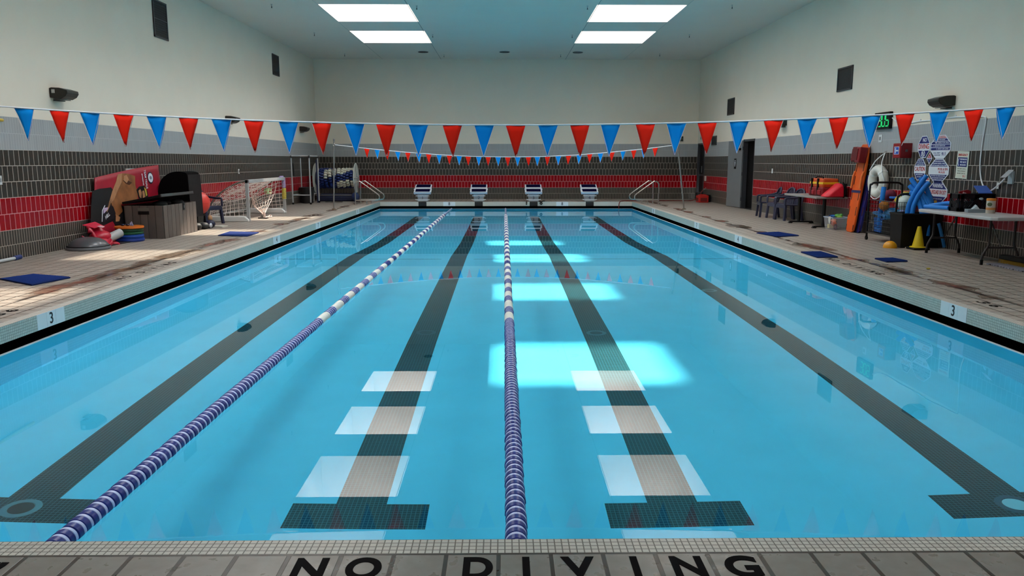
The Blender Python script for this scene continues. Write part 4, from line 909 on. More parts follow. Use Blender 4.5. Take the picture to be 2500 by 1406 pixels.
# ---- noodles
def noodle(label, pts, r=.037, g='blue foam noodles', col='#0f78d0'):
    t = thing('foam_noodle', label, 'pool noodle', (0, 0, 0), group=g); m = pm('noodle_'+col[1:], col, .6)
    P = spline(pts, 7); MB().tube(P, r, 14).build('foam', m, t, smooth=55)
    d = (P[-1]-P[-2]).normalized(); MB().tube([P[-1]-d*.01, P[-1]+d*.001], r*.4, 10).build('core_hole', pm('noodle_core', '#0b3a6b', .8), t)
noodle('short blue noodle end standing at the far corner of the wire cart', [(6.60, 13.62, .25), (6.605, 13.62, .55), (6.61, 13.6, .76), (6.625, 13.60, .955)], .04)
BX = 6.84
noodle('front blue noodle arching up to the right from the black bin', [(BX-.16, 12.81, .10), (BX-.18, 12.81, .58), (BX-.13, 12.78, .82), (BX-.06, 12.72, 1.02), (BX+.02, 12.68, 1.17)])
noodle('second blue noodle arching up to the right, behind the front one', [(BX-.12, 12.73, .10), (BX-.14, 12.73, .56), (BX-.10, 12.71, .78), (BX-.03, 12.67, .95), (BX+.05, 12.65, 1.06)])
noodle('blue noodle leaning left, highest of the left facing ends', [(BX+.12, 12.59, .1), (BX+.10, 12.61, .5), (BX+.0, 12.71, .86), (BX-.10, 12.81, 1.03), (BX-.14, 12.86, 1.12)])
noodle('blue noodle leaning left behind the crossing pair', [(BX+.14, 12.64, .1), (BX+.15, 12.65, .6), (BX+.06, 12.72, .95), (BX-.02, 12.80, 1.13)])
noodle('blue noodle leaning left, middle of the left facing ends', [(BX+.05, 12.59, .1), (BX+.04, 12.61, .52), (BX-.02, 12.72, .82), (BX-.12, 12.83, .95), (BX-.15, 12.87, 1.0)])
noodle('blue noodle leaning left, lowest of the left facing ends', [(BX+.0, 12.60, .1), (BX-.02, 12.63, .5), (BX-.06, 12.73, .76), (BX-.12, 12.81, .87), (BX-.15, 12.84, .885)])
noodle('blue noodle bending down to the right out of the black bin', [(BX-.02, 12.77, .88), (BX+.05, 12.68, .80), (BX+.10, 12.60, .62), (BX+.05, 12.56, .44), (BX+.04, 12.55, .2)])
noodle('inner blue noodle bending down beside the last one', [(BX-.02, 12.72, .70), (BX+.04, 12.65, .64), (BX+.02, 12.61, .5), (BX+.02, 12.60, .2)])
noodle('thin yellow noodle between the blue ones and the signs', [(BX+.2, 12.62, .2), (BX+.22, 12.62, .58), (BX+.2, 12.66, .70), (BX+.2, 12.69, .76)], .022, 'blue foam noodles', '#c28f17')
noodle('upper blue noodle lying across the table end beside the crate', [(6.66, 12.16, .705), (6.70, 12.0, .735), (6.75, 11.82, .765), (6.80, 11.64, .77)], .033)
noodle('lower blue noodle lying across the table end beside the crate', [(6.56, 12.1, .702), (6.58, 11.95, .704), (6.62, 11.8, .706), (6.66, 11.62, .706)], .03)
noodle('blue noodle propped under the folding table against the bin', [(7.09, 12.40, .03), (7.06, 12.41, .15), (7.01, 12.43, .34), (6.99, 12.45, .41)], .026, 'blue foam noodles', '#155f96')
# ---- black bin that holds the noodles
t = thing('black_bin', 'tall black bin holding blue noodles, behind the yellow cone', 'bin', (6.76, 12.71, 0))
b = MB(); hi = tub(b, (.31, .17), (.335, .20), .55); b.build('tub', blackp, t); MB().tube(hi, .018, 6, closed=True).build('rim', blackp, t)
MB().box((-.28, -.14, .01), (.28, .14, .05)).build('inner_base', blackp, t)
# ---- cone and half ball
t = thing('traffic_cone', 'yellow cone on a black base in front of the folding table', 'cone', (6.69, 12.38, 0)); t.location = (6.64, 12.36, 0)
yel = pm('cone_yellow', '#d3b70f', .45)
MB().lathe([(.125, .035), (.125, .045), (.088, .05), (.03, .36), (.027, .368), (.018, .368)], seg=28).build('cone_body', yel, t, smooth=40)
MB().prism([(-.13, -.13, 0), (.13, -.13, 0), (.13, .13, 0), (-.13, .13, 0)], (0, 0, .034)).build('base', blackp, t, bevel=.012)
o = MB().lathe([(.106, 0), (.106, .012), (.102, .04), (.088, .07), (.062, .096), (.03, .11), (.001, .114)], seg=28).build('balance_pod', pm('amber_ball', '#d08d0c', .45), loc=(6.31, 12.60, 0), smooth=60); tag(o, 'amber half dome on the deck beside the yellow cone', 'balance pod')
o = MB().ball((0, 0, .012), .018, 10, 6, sc=(1.3, 1, .7)).build('soap_bit', pm('pale_bit', '#cbbfae', .6), loc=(6.45, 12.72, 0)); o.location = (6.53, 12.50, 0); tag(o, 'tiny pale scrap on the deck between amber dome and cone', 'scrap')
o = MB().ball((0, 0, .012), .02, 10, 6, sc=(1.4, 1, .6)).build('leaf_scrap', pm('yellow_bit', '#b9a63a', .6), loc=(5.55, 10.0, 0)); o.location = (5.55, 10.03, 0); tag(o, 'tiny yellow scrap lying alone on the right deck', 'scrap')
# ---- folding table
t = thing('folding_table', 'white plastic folding table at the right edge of the photo', 'table', (6.77, 11.1, 0))
MB().prism([(-.36, -.90, 0), (-.30, -.965, 0), (.30, -.965, 0), (.36, -.90, 0), (.36, .90, 0), (.30, .965, 0), (-.30, .965, 0), (-.36, .90, 0)], (0, 0, .048), M=Matrix.Translation((0, 0, .622))).build('tabletop', pm('table_white', '#b5b3b4', .4, var=.02), t, bevel=.012)
lg = pm('table_leg_grey', '#3c3a3a', .4, .5)
for y in (-.62, .78):
    for s in (-1, 1):
        MB().tube(spline([(s*.17, y, .62), (s*.17, y, .34), (s*.175, y, .27), (s*.215, y, .19), (s*.245, y, .12), (s*.252, y, .02)], 5), .016, 8).build('leg', lg, t, smooth=50)
        MB().tube([(s*.251, y, .0), (s*.251, y, .07)], .021, 8).build('leg_cap', blackp, t)
    MB().tube([(-.19, y, .235), (.19, y, .235)], .014, 8).build('cross_brace', lg, t)
    MB().tube([(0, y, .235), (0, y-.3*(1 if y > 0 else -1), .61)], .011, 6).build('brace', lg, t)
# ---- things on the folding table
def crate(label, c, rz=0):
    t = thing('milk_crate', label, 'crate', c, rz, 'black crates on the folding table'); w, d, h = .122, .14, .255; m = pm('crate_black', '#070810', .5, spec=.25)
    MB().box((-w, -d, 0), (w, d, .012)).build('base', m, t)
    for k in range(4):
        M = Matrix.Rotation(k*PI/2, 4, 'Z'); b = MB()
        b.box((-w, -d, 0), (w, -d+.012, .055), M=M); b.box((-w, -d, h-.07), (w, -d+.012, h), M=M); b.box((-w, -d, 0), (-w+.045, -d+.012, h), M=M); b.box((w-.045, -d, 0), (w, -d+.012, h), M=M)
        for i in range(-4, 9):
            for sgn in (1, -1):
                x0 = -w+.04+i*.035; pts = [(x0, .055), (x0+.115, .19)] if sgn > 0 else [(x0, .19), (x0+.115, .055)]
                cl = [(x, z) for x, z in pts]
                if cl[0][0] < -w or cl[1][0] > w: continue
                b.tube([M @ Vector((cl[0][0], -d+.006, cl[0][1])), M @ Vector((cl[1][0], -d+.006, cl[1][1]))], .005, 4)
        b.build('side', m, t)
    MB().tube([(-w, -d, h), (w, -d, h), (w, d, h), (-w, d, h)], .009, 6, closed=True).build('rim', m, t)
    return t
crate('left black crate with red and blue boards in it', (6.76, 11.43, .67), .0)
o = MB().box((6.66, 11.32, .69), (6.86, 11.54, .82)).build('dark_box', pm('dark_navy', '#10162e', .5), bevel=.01); tag(o, 'dark navy box packed inside the left black crate', 'box')
o = MB().prism([(6.68, 11.42, .70), (6.85, 11.42, .70), (6.85, 11.42, .965), (6.80, 11.42, .985), (6.68, 11.42, .96)], (0, .02, 0)).build('red_board', pm('red_foam_board', '#8f1020', .5)); tag(o, 'red board sticking up out of the left black crate', 'board')
o = MB().prism([(6.69, 11.40, .82), (6.79, 11.40, .82), (6.77, 11.40, .94), (6.73, 11.40, .955)], (0, .012, 0)).build('pink_card', pm('pink_card', '#c89aa0', .6)); tag(o, 'pink card beside the red board in the left crate', 'card')
crate('right black crate with a blue lid on top', (7.01, 11.43, .67), .0)
o = MB().prism([(6.90, 11.31, .93), (7.10, 11.31, .93), (7.12, 11.50, 1.03), (6.93, 11.50, 1.03)], (0, 0, .012)).build('blue_binder', pm('binder_blue', '#3f62b6', .5)); tag(o, 'slanted blue binder lying on the right black crate', 'binder')
o = MB().box((6.91, 11.34, .69), (7.11, 11.54, .86)).build('dark_folder_box', pm('dark_navy', '#10162e', .5), bevel=.01); tag(o, 'dark box packed inside the right black crate', 'box')
o = MB().ball((6.93, 11.30, .86), .03, 12, 8, sc=(1.6, .5, .8)).build('white_goggles', pm('goggle_white', '#b8bcc2', .4), smooth=60); tag(o, 'white item showing through the gap of the right crate', 'goggles')
t = thing('tissue_box', 'grey tissue box with a tissue sticking up, front of the crates', 'tissue box', (6.76, 11.13, .67), math.radians(82))
MB().box((-.06, -.12, 0), (.06, .12, .05)).build('box', pm('tissue_grey', '#7e8892', .5), t, bevel=.004)
MB().add([(-.03, -.05, .05), (.03, -.05, .05), (.03, .05, .05), (-.03, .05, .05), (-.01, -.015, .10), (.012, .0, .115), (.01, .02, .095)], [(0, 1, 5, 4), (1, 2, 6, 5), (2, 3, 4, 6), (3, 0, 4), (4, 5, 6)]).build('tissue', pm('tissue_white', '#c2c8cc', .8), t)
t = thing('wipes_canister', 'white wipes canister with orange cap on the folding table', 'canister', (6.87, 10.95, .67))
MB().lathe([(.058, 0), (.06, .004), (.06, .178), (.056, .182)], seg=28).build('body', pm('canister_white', '#c3bcb0', .4), t, smooth=40)
MB().lathe([(.061, .178), (.062, .182), (.062, .205), (.056, .21), (.02, .212)], seg=28).build('cap', pm('cap_orange', '#d87f26', .4), t, smooth=40)
MB().lathe([(.0605, .05), (.0608, .052), (.0608, .08), (.0605, .082)], seg=28).build('orange_band', pm('label_orange', '#c98a4c', .5), t, smooth=40)
M = Matrix.Rotation(math.radians(205), 4, 'Z')
MB().ball((.0585, 0, .128), .032, 14, 8, sc=(.12, 1, .85), M=None).build('green_logo_oval', pm('label_green', '#4c5a3a', .5), t, smooth=60).rotation_euler = (0, 0, math.radians(222))
# ---- broom and floor grate
t = thing('push_broom', 'black push broom with yellow bristles under the folding table', 'broom', (6.96, 10.42, 0))
MB().box((-.06, -.32, .055), (.06, .30, .115)).build('head', blackp, t, bevel=.01)
b = MB()
for i in range(40):
    for j in range(4): y = -.31+.6*i/39; x = -.045+.03*j; b.tube([(x, y, .06), (x*1.25, y+random.uniform(-.006, .006), .0)], .004, 3)
q = b.build('bristles', pm('bristle_yellow', '#8a6a16', .8), t)
MB().tube([(0, 0, .11), (.12, -.75, .24), (.15, -1.2, .32)], .014, 8).build('broom_handle', pm('broom_handle', '#28262a', .5), t)
t = thing('floor_grate', 'grey slatted drain grate on the deck by the broom', 'grate', (6.72, 10.05, 0))
b = MB()
for i in range(14): y = -.40+i*.062; b.box((-.11, y, .0), (.11, y+.045, .022), M=Matrix.Rotation(.03*math.sin(i*2.), 4, 'Z'))
b.build('slats', pm('grate_grey', '#7a7a86', .4), t, bevel=.004)
MB().box((-.10, -.40, 0), (-.08, .46, .012)).box((.08, -.40, 0), (.10, .46, .012)).build('rails', blackp, t)
o = MB().prism([(0, 0, 0), (.22, -.1, 0), (.26, .55, 0), (.03, .62, 0)], (0, 0, .006)).build('floor_paper', pm('grey_paper', '#7b7d78', .7), loc=(6.86, 11.0, 0)); tag(o, 'pale grey sheet on the deck under the folding table', 'sheet')
# ---- by the far door
t = thing('red_crate', 'red plastic crate on the deck by the far dark door', 'crate', (6.80, 26.75, 0))
MB().box((-.17, -.2, 0), (.17, .2, .24)).build('body', pm('crate_red', '#b3160c', .5), t, bevel=.02)
MB().box((-.11, -.206, .04), (.11, -.2, .16)).build('recess', pm('crate_recess', '#6d0a08', .6), t); MB().box((-.176, -.12, .05), (-.17, .12, .16)).build('side_recess', pm('crate_recess', '#6d0a08', .6), t)
MB().tube(spline([(-.12, 0, .235), (-.1, 0, .26), (.1, 0, .26), (.12, 0, .235)], 4), .014, 6).build('handle', pm('crate_red', '#b3160c', .5), t)
o = MB().box((6.98, 26.9, 0), (7.12, 27.2, .25)).build('dark_box', blackp, bevel=.01); tag(o, 'black box on the deck behind the red crate', 'box')
o = MB().box((6.92, 27.9, 0), (7.10, 28.25, .30)).build('grey_bin', pm('charcoal_bin', '#2d2f34', .5), bevel=.02); tag(o, 'charcoal bin at the foot of the far dark door', 'bin')
hp = spline([(7.02, 27.55, .40), (6.94, 27.5, .30), (6.9, 27.5, .16), (6.6, 27.55, .02), (6.1, 27.6, .018), (5.5, 27.6, .018), (4.9, 27.55, .018), (4.4, 27.5, .02), (4.18, 27.36, .02), (4.05, 27.22, .0), (4.0, 27.14, -.10), (4.0, 27.12, -.24)], 8)
o = MB().tube(hp, .016, 8).build('hose', pm('hose_red', '#6d1712', .5), smooth=60); tag(o, 'dark red hose along the far deck, dipping into the pool', 'hose')
t = thing('hose_tap', 'small wall tap with hose end beside the far door', 'tap', (XR, 27.5, .42))
MB().tube([(0, 0, 0), (-.08, .01, .0), (-.12, .03, -.03)], .014, 8).build('spout', galv, t); MB().tube([(-.05, -.03, .04), (-.05, .04, .05)], .009, 6).build('tap_handle', pm('tap_white', '#b5aca6', .5), t)
# ================================================================== LEFT DECK
# ---- printed banner board leaning on the wall
t = thing('event_poster', 'large red printed swim poster board leaning on the left wall', 'poster', (-6.97, 0, 0))
def wav(y, z): return .07*(1-z/1.3)
def panel(P, dx, mat_, name, par=t, n=10, thick=.003):
    """flat art shape given as (y, z) outline, laid on the curved board"""
    from mathutils.geometry import tessellate_polygon
    v = [Vector((0, y, z)) for y, z in P]; m = MB()
    f = tessellate_polygon([v]); vs = [(wav(y, z)+dx, y, z) for y, z in P]; back = [(wav(y, z)+dx-thick, y, z) for y, z in P]; k = len(P)
    m.add(vs+back, [tuple(q) for q in f]+[tuple(a+k for a in q[::-1]) for q in f]+[(i, (i+1) % k, (i+1) % k+k, i+k) for i in range(k)])
    return m.build(name, mat_, par)
top = lambda y: 1.115+.12*((y-13.4)/2.55)+.085*math.sin(min(1, max(0, (y-13.4)/2.55))*PI*.5)
b = MB(); NY, NZ = 30, 12; vs = []; fs = []
for i in range(NY+1):
    for j in range(NZ+1):
        y0 = 13.05+.38*(j/NZ)**.8 if i < 1 else 0
        yl = 13.05+.40*(j/NZ)**.7; y = yl+(15.97-yl)*i/NY; z = .015+(top(y)-.015)*j/NZ
        vs.append((wav(y, z), y, z))
for i in range(NY):
    for j in range(NZ): a = i*(NZ+1)+j; fs.append((a, a+NZ+1, a+NZ+2, a+1))
b.add(vs, fs); o = b.build('board', pm('poster_red', '#9c0d28', .5, var=.14, vscale=3.5), t, smooth=60)
s = o.modifiers.new('board', 'SOLIDIFY'); s.thickness = .012; s.offset = -1
pblack = pm('poster_black', '#0c0a0e', .5); skin = pm('poster_skin', '#8f5a33', .5, var=.3, vscale=6); skinl = pm('poster_skin_light', '#b07d58', .5, var=.15, vscale=9); skind = pm('poster_skin_dark', '#4a2614', .5)
panel([(13.10, .36), (13.18, .62), (13.30, .90), (13.55, .93), (13.95, .94), (14.25, .60), (14.6, .45), (14.9, .3), (14.9, .02), (14.1, .02), (13.85, .35), (13.5, .30)], .004, pblack, 'printed_shorts')
panel([(14.37, 1.18), (14.62, 1.17), (14.90, 1.12), (14.86, .95), (14.92, .80), (14.89, .70), (14.6, .66), (14.22, .63), (14.25, .50), (14.0, .40), (13.9, .51), (13.87, .69), (14.1, .85), (14.25, 1.0)], .006, skin, 'printed_torso')
panel([(14.24, 1.16), (14.40, 1.18), (14.34, 1.02), (14.16, .88), (13.98, .72), (13.84, .66), (13.82, .70), (13.95, .86), (14.15, 1.04)], .009, skinl, 'printed_arm')
for k in range(4): panel([(13.93-.035*k, .80-.055*k*.5), (13.95-.035*k, .775-.055*k*.5), (13.79-.035*k, .61-.03*k), (13.765-.035*k, .63-.03*k)], .011, skinl, 'printed_finger')
panel([(14.40, 1.05), (14.55, 1.06), (14.74, 1.0), (14.62, .96), (14.5, .99)], .009, skind, 'printed_shadow')
panel([(14.45, 1.13), (14.57, 1.15), (14.62, 1.06), (14.53, 1.0), (14.43, 1.05)], .011, skinl, 'printed_shoulder')
panel([(13.46, .36), (13.50, .55), (13.62, .64), (13.78, .67), (13.92, .60), (13.97, .48), (13.90, .40), (13.70, .37)], .010, pm('poster_cap', '#15131c', .4), 'printed_cap')
panel([(13.455, .37), (13.475, .37), (13.535, .55), (13.64, .635), (13.63, .645), (13.515, .56)], .012, signw, 'cap_piping')
panel([(13.55, .50), (13.70, .56), (13.74, .60), (13.60, .60), (13.56, .55)], .012, pm('cap_flag', '#b7a2c4', .5), 'cap_flag')
text('cap_lettering', 'HILL', .085, signw, frame(((0, .93, .37), (0, -.37, .93)), (-.0+wav(13.67, .46)+.013, 13.67, .455)), t, depth=.001, bold=.03)
for k in range(3): panel([(13.98+.05*k, .46-.02*k), (14.02+.05*k, .44-.02*k), (13.98+.04*k, .33), (13.94+.04*k, .34)], .009, skinl, 'printed_finger')
panel([(14.88, .86), (15.0, .92), (15.22, .93), (15.32, .84), (15.33, .7), (14.95, .66)], .008, pblack, 'printed_head')
panel([(14.95, .84), (15.03, .87), (15.08, .8), (15.02, .7), (14.96, .73)], .011, skinl, 'printed_cheek'); panel([(15.1, .83), (15.18, .84), (15.2, .72), (15.1, .70)], .011, skinl, 'printed_face')
panel([(15.2, .90), (15.28, .86), (15.29, .74), (15.24, .73), (15.22, .82)], .011, pm('poster_yellow', '#b8a23c', .5), 'printed_goggles')
def ell(cy, cz, ry, rz_, n=24): return [(cy+ry*math.cos(2*PI*i/n), cz+rz_*math.sin(2*PI*i/n)) for i in range(n)]
panel(ell(15.53, 1.075, .12, .115), .008, pm('poster_navy', '#141633', .5), 'emblem_edge'); panel(ell(15.53, 1.075, .10, .09), .011, signw, 'emblem'); panel(ell(15.53, 1.075, .05, .035), .013, pm('emblem_grey', '#7c8291', .5), 'emblem_mark')
for body, y, sz, L_ in (('TEAM TRIALS', 15.31, .10, .36), ('SWIMMING', 15.18, .06, .22)):
    text('poster_lettering', body, sz, signw, frame(((.0537, .05, -.9973), (0, 1, .05)), (wav(y, 1.05)+.012, y, 1.05)), t, depth=.001, bold=.02, width=L_)
o = MB().box((-7.0, 14.62, 1.2), (-6.98, 15.0, 1.262)).build('white_board', pm('board_white', '#b9b6b4', .5)); tag(o, 'edge of a white board behind the red poster', 'board')
o.location.z = 0
# ---- half balance dome, mat, red bag, roll, bronze ball, ring stack
t = thing('balance_dome', 'grey balance dome on its flat base at the foot of the left wall', 'balance trainer', (-6.69, 12.55, 0))
MB().lathe([(.31, 0), (.325, .012), (.325, .04), (.31, .05)], seg=40).build('base', pm('dome_base_grey', '#6f7076', .35), t, smooth=40)
MB().lathe([(.30, .048), (.29, .075), (.25, .125), (.18, .168), (.09, .19), (.001, .196)], seg=40).build('dome', pm('dome_grey', '#46454a', .38, coat=.2), t, smooth=60)
MB().torus((0, 0, .05), .305, .012, 'Z', 40, 8).build('seam_ring', blackp, t, smooth=60)
t = thing('black_mat', 'thin black mat on the deck beside the balance dome', 'mat', (-6.7, 13.15, 0))
MB().prism([(-.24, -.30, .002), (.14, -.31, .002), (.20, .42, .002), (-.20, .42, .002)], (0, 0, .012)).build('pad', pm('mat_black', '#1d1c1f', .7), t)
t = thing('red_bag', 'slumped red vinyl bag behind the balance dome', 'bag', (-6.76, 13.08, .016)); rv = pm('vinyl_red', '#b3102f', .4, var=.12, vscale=5)
b = MB(); n = 20; m_ = 10; vs = []; fs = []
for i in range(n+1):
    k = i/n; cx_, cz = -.12+.33*k, .345-.27*k+.02*math.sin(6*k); w = .06+.07*math.sin(PI*min(1, k*1.1))
    for j in range(m_+1):
        a = -1+2*j/m_; vs.append((cx_+.03*math.sin(5*a+3*k), a*.22-.03*k+.04*math.sin(4*k), max(.004, cz-.10*a*a+.028*math.sin(7*a+8*k))))
for i in range(n):
    for j in range(m_): a = i*(m_+1)+j; fs.append((a, a+m_+1, a+m_+2, a+1))
o = b.add(vs, fs).build('sheet', rv, t, smooth=70); s = o.modifiers.new('thick', 'SOLIDIFY'); s.thickness = .05; s.offset = -1
MB().ball((.0, .0, .13), .15, 18, 10, sc=(1.1, 1.3, .75)).build('body', rv, t, smooth=60)
MB().prism([(-.22, -.12, .33), (-.02, -.14, .28), (.06, .0, .31), (-.1, .06, .37)], (.0, 0, .012)).build('flap', pm('vinyl_red_light', '#cc2a45', .4), t, bevel=.004)
MB().prism([(.02, -.12, .31), (.10, -.10, .29), (.10, -.03, .30), (.03, -.03, .32)], (0, 0, .006)).build('printed_patch', pm('pale_pink', '#dba5ab', .5), t)
MB().tube(spline([(-.2, -.2, .16), (-.1, -.24, .12), (.06, -.27, .07), (.2, -.26, .02)], 5), .012, 6).build('piping', pm('vinyl_piping', '#c8566a', .5), t)
MB().ball((-.16, -.12, .06), .10, 14, 8, sc=(1, 1.3, .7)).build('black_underside', blackp, t, smooth=60)
t = thing('foam_roll', 'pale grey rolled mat lying against the red bag', 'roll', (-6.60, 13.16, .02))
P = [(-.10, -.12, .06), (.03, .22, .17)]
MB().tube(P, .072, 22).build('roll', pm('roll_grey', '#a5a6a6', .5), t, smooth=60)
d = (Vector(P[1])-Vector(P[0])).normalized(); MB().tube([Vector(P[1])-d*.01, Vector(P[1])+d*.002], .055, 18).build('roll_end', pm('roll_end_grey', '#55565a', .6), t)
t = thing('medicine_ball', 'small bronze ball on the deck between grey roll and disc stack', 'ball', (-6.83, 13.66, .085)); MB().ball((0, 0, 0), .08, 20, 12).build('ball', pm('bronze_ball', '#7a4f2a', .35, .3), t, smooth=60)
MB().torus((0, 0, 0), .0805, .002, 'Y', 24, 4).build('seam', pm('bronze_seam', '#4f321a', .5), t)
SX, SY = -6.615, 13.80
for n, (col, z, r, h, lb) in enumerate((('#12337f', 0, .235, .068, 'lowest blue disc of the stack by the deck box'), ('#15408f', .068, .23, .06, 'upper blue disc of the stack by the deck box'), ('#124a2b', .128, .225, .052, 'lower green disc of the stack by the deck box'), ('#0f3d26', .18, .225, .05, 'upper green disc of the stack by the deck box'), ('#c8671d', .23, .24, .042, 'orange disc on top of the stack by the deck box'))):
    t = thing('weighted_disc', lb, 'disc', (SX, SY, z), group='stack of coloured discs')
    MB().lathe([(r*.25, .004), (r*.96, .001), (r, h*.12), (r, h*.88), (r*.96, h-.001), (r*.25, h-.006)], seg=36).build('disc', pm('disc_'+col[1:], col, .35), t, smooth=50)
    MB().torus((0, 0, h*.5), r, h*.10, 'Z', 36, 8).build('rim', pm('disc_rim_'+col[1:], tuple(min(1, int(col[i:i+2], 16)/255*1.25) for i in (1, 3, 5)), .35), t, smooth=60)
t = thing('goggles', 'dark swim goggles lying on the orange disc', 'goggles', (SX-.05, SY-.04, .272))
for s in (-1, 1): MB().ball((s*.045, 0, .02), .035, 12, 8, sc=(1, .8, .6)).build('lens', pm('goggle_dark', '#161a35', .2), t, smooth=60)
MB().tube(spline([(-.08, 0, .02), (-.1, .1, .015), (.0, .16, .015), (.1, .1, .015), (.08, 0, .02)], 5), .006, 6).build('strap', pm('goggle_strap', '#26305f', .5), t)
o = MB().prism([(.03, .0, .0), (.09, .01, .0), (.06, .02, .075), (.03, .02, .05)], (.0, .012, 0)).build('whistle', pm('whistle_lilac', '#9a98b8', .5), loc=(SX-.02, SY, .272)); tag(o, 'small lilac clip standing on the orange disc', 'clip')
# ---- deck box with its lid ajar
t = thing('deck_box', 'grey brown slatted deck box with lid propped ajar', 'storage box', (-6.53, 14.98, 0))
pk = [pm('plank_a', '#5c524d', .6, var=.08, vscale=6), pm('plank_b', '#534a46', .6, var=.08, vscale=6)]
w, d, h = .355, .77, .60
b = MB(); b.box((-w+.012, -d+.012, .0), (w-.012, d-.012, h-.02)); b.build('carcass', pm('box_dark', '#241f1d', .7), t)
def planks(p0, p1, n, out, name):
    P0, P1 = Vector(p0), Vector(p1); m = MB(); O = Vector(out)*.014
    for i in range(n):
        a = P0.lerp(P1, (i+.035)/n); c = P0.lerp(P1, (i+.965)/n); m.prism([a, c, c+O, a+O], (0, 0, h), i % 2)
    return m.build(name, pk, t, bevel=.003)
planks((-w+.012, -d+.012, 0), (w-.012, -d+.012, 0), 5, (0, -1, 0), 'end_panel'); planks((-w+.012, d-.012, 0), (w-.012, d-.012, 0), 5, (0, 1, 0), 'end_panel')
planks((w-.012, -d+.012, 0), (w-.012, d-.012, 0), 9, (1, 0, 0), 'side_panel'); planks((-w+.012, -d+.012, 0), (-w+.012, d-.012, 0), 9, (-1, 0, 0), 'side_panel')
MB().box((-.10, -d-.006, .44), (.10, -d+.02, .50)).build('handle_recess', blackp, t, bevel=.004)
MB().box((-.10, -d-.004, .51), (.10, -d+.02, .56)).build('handle_plate', pm('plate_brown', '#5f5a52', .5), t, bevel=.004)
MB().box((w-.005, .10, .47), (w+.012, .18, .60)).build('latch', blackp, t, bevel=.004); MB().box((w+.012, .125, .51), (w+.016, .15, .56)).build('latch_clip', pm('latch_silver', '#9c9a98', .3, .8), t)
M = Matrix.Translation((-w, 0, h+.025)) @ Matrix.Rotation(-.19, 4, 'Y')
MB().box((-.01, -d-.02, 0), (2*w-.0, d-.08, .045), M=M).build('lid', pm('lid_black', '#0c0c0d', .6, spec=.2), t, bevel=.01)
MB().box((2*w-.01, -d-.02, .0), (2*w+.012, d-.08, .05), M=M).build('lid_lip', pm('lid_grey_edge', '#3a3c3e', .5), t, bevel=.006)
for y, c, x in ((-.3, '#3a3c40', .1), (.1, '#1f2024', .0), (.4, '#2c2b30', .12)):
    o = MB().ball((-6.53+x, 14.98+y, .60), .11, 14, 8, sc=(1.2, 1.5, .65)).build('stored_gear', pm('gear_'+c[1:], c, .6), smooth=60)
    tag(o, {-.3: 'grey bundle under the propped lid, near end of the deck box', .1: 'black bundle under the propped lid, middle of the deck box', .4: 'dark bundle under the propped lid, far end of the deck box'}[y], 'bundle', 'bundles inside the deck box')
# ---- tall black cover, exercise ball, gear heap
t = thing('covered_cart', 'tall cart under a black cloth cover behind the deck box', 'cart', (-6.63, 16.12, 0))
pr = spline([(-.33, 0, .45), (-.32, 0, .75), (-.25, 0, 1.0), (-.10, 0, 1.14), (.06, 0, 1.19), (.22, 0, 1.18), (.285, 0, 1.14), (.30, 0, 1.0)], 5)
P = [tuple(p) for p in pr]+[(.31, 0, .6), (.315, 0, .27), (-.33, 0, .27)]
MB().prism([(x, -.32, z) for x, _, z in P], (0, .62, 0)).build('cover', pm('black_cloth', '#070607', .9, spec=.1), t, smooth=30)
MB().prism([(.30, -.33, 1.13), (.318, -.33, .27), (.328, -.33, .27), (.312, -.33, 1.13)], (0, .64, 0)).build('front_flap', pm('charcoal_cloth', '#262324', .9, spec=.1, var=.08, vscale=12), t)
MB().box((-.28, -.26, .08), (.22, .24, .28)).build('chassis', blackp, t, bevel=.01)
for x in (-.24, .2):
    for y in (-.22, .2): MB().lathe([(.05, -.02), (.055, 0), (.05, .02)], (x, y, .055), 'X', 16).build('wheel', blackp, t)
t = thing('exercise_ball', 'red exercise ball half hidden behind the black covered cart', 'ball', (-6.54, 16.76, .515)); br_ = pm('ball_red', '#d63a30', .4)
MB().ball((0, 0, 0), .255, 30, 18).build('ball', br_, t, smooth=60)
MB().torus((0, 0, 0), .2555, .002, 'Z', 40, 4).build('seam', pm('ball_red_seam', '#b52c24', .5), t)
t = thing('ball_stand', 'low black ring stand under the red exercise ball', 'stand', (-6.54, 16.76, 0))
MB().torus((0, 0, .27), .13, .02, 'Z', 28, 8).build('ring', blackp, t, smooth=60)
for a in range(3): MB().tube([(.13*math.cos(2.1*a), .13*math.sin(2.1*a), .27), (.17*math.cos(2.1*a), .17*math.sin(2.1*a), 0)], .014, 6).build('leg', blackp, t)
def lump(label, cat, c, r, sc, col, name, sp=.6):
    o = MB().ball((0, 0, 0), r, 16, 10, sc=sc).build(name, pm('gear_'+col[1:], col, sp), loc=c, smooth=60); tag(o, label, cat, 'swim gear heaped under the red ball')
lump('black gear bag on the deck at the end of the deck box', 'bag', (-6.30, 16.02, .075), .1, (1, 1.2, .75), '#0b0b0d', 'gear_bag')
lump('dark grey mesh bag on the deck below the red ball', 'bag', (-6.24, 16.28, .07), .09, (1, 1.2, .78), '#1f2126', 'mesh_bag')
lump('navy gear bag on the deck below the red ball', 'bag', (-6.22, 16.56, .085), .1, (1, 1.1, .85), '#161a38', 'gear_bag')
lump('tan paddle resting on the navy gear bag', 'paddle', (-6.24, 16.62, .20), .07, (.6, 1, 1), '#a3754f', 'hand_paddle')
lump('white fin tip among the dark gear bags', 'fin', (-6.17, 16.44, .06), .05, (.6, 1.3, 1), '#b9bcc4', 'swim_fin')
o = MB().prism([(-6.36, 16.78, .0), (-6.02, 16.70, .0), (-6.0, 16.98, .0), (-6.34, 17.06, .0)], (0, 0, .02)).build('white_board', pm('board_pale', '#c7c5b8', .5)); tag(o, 'pale flat board on the deck in front of the navy chair', 'board')
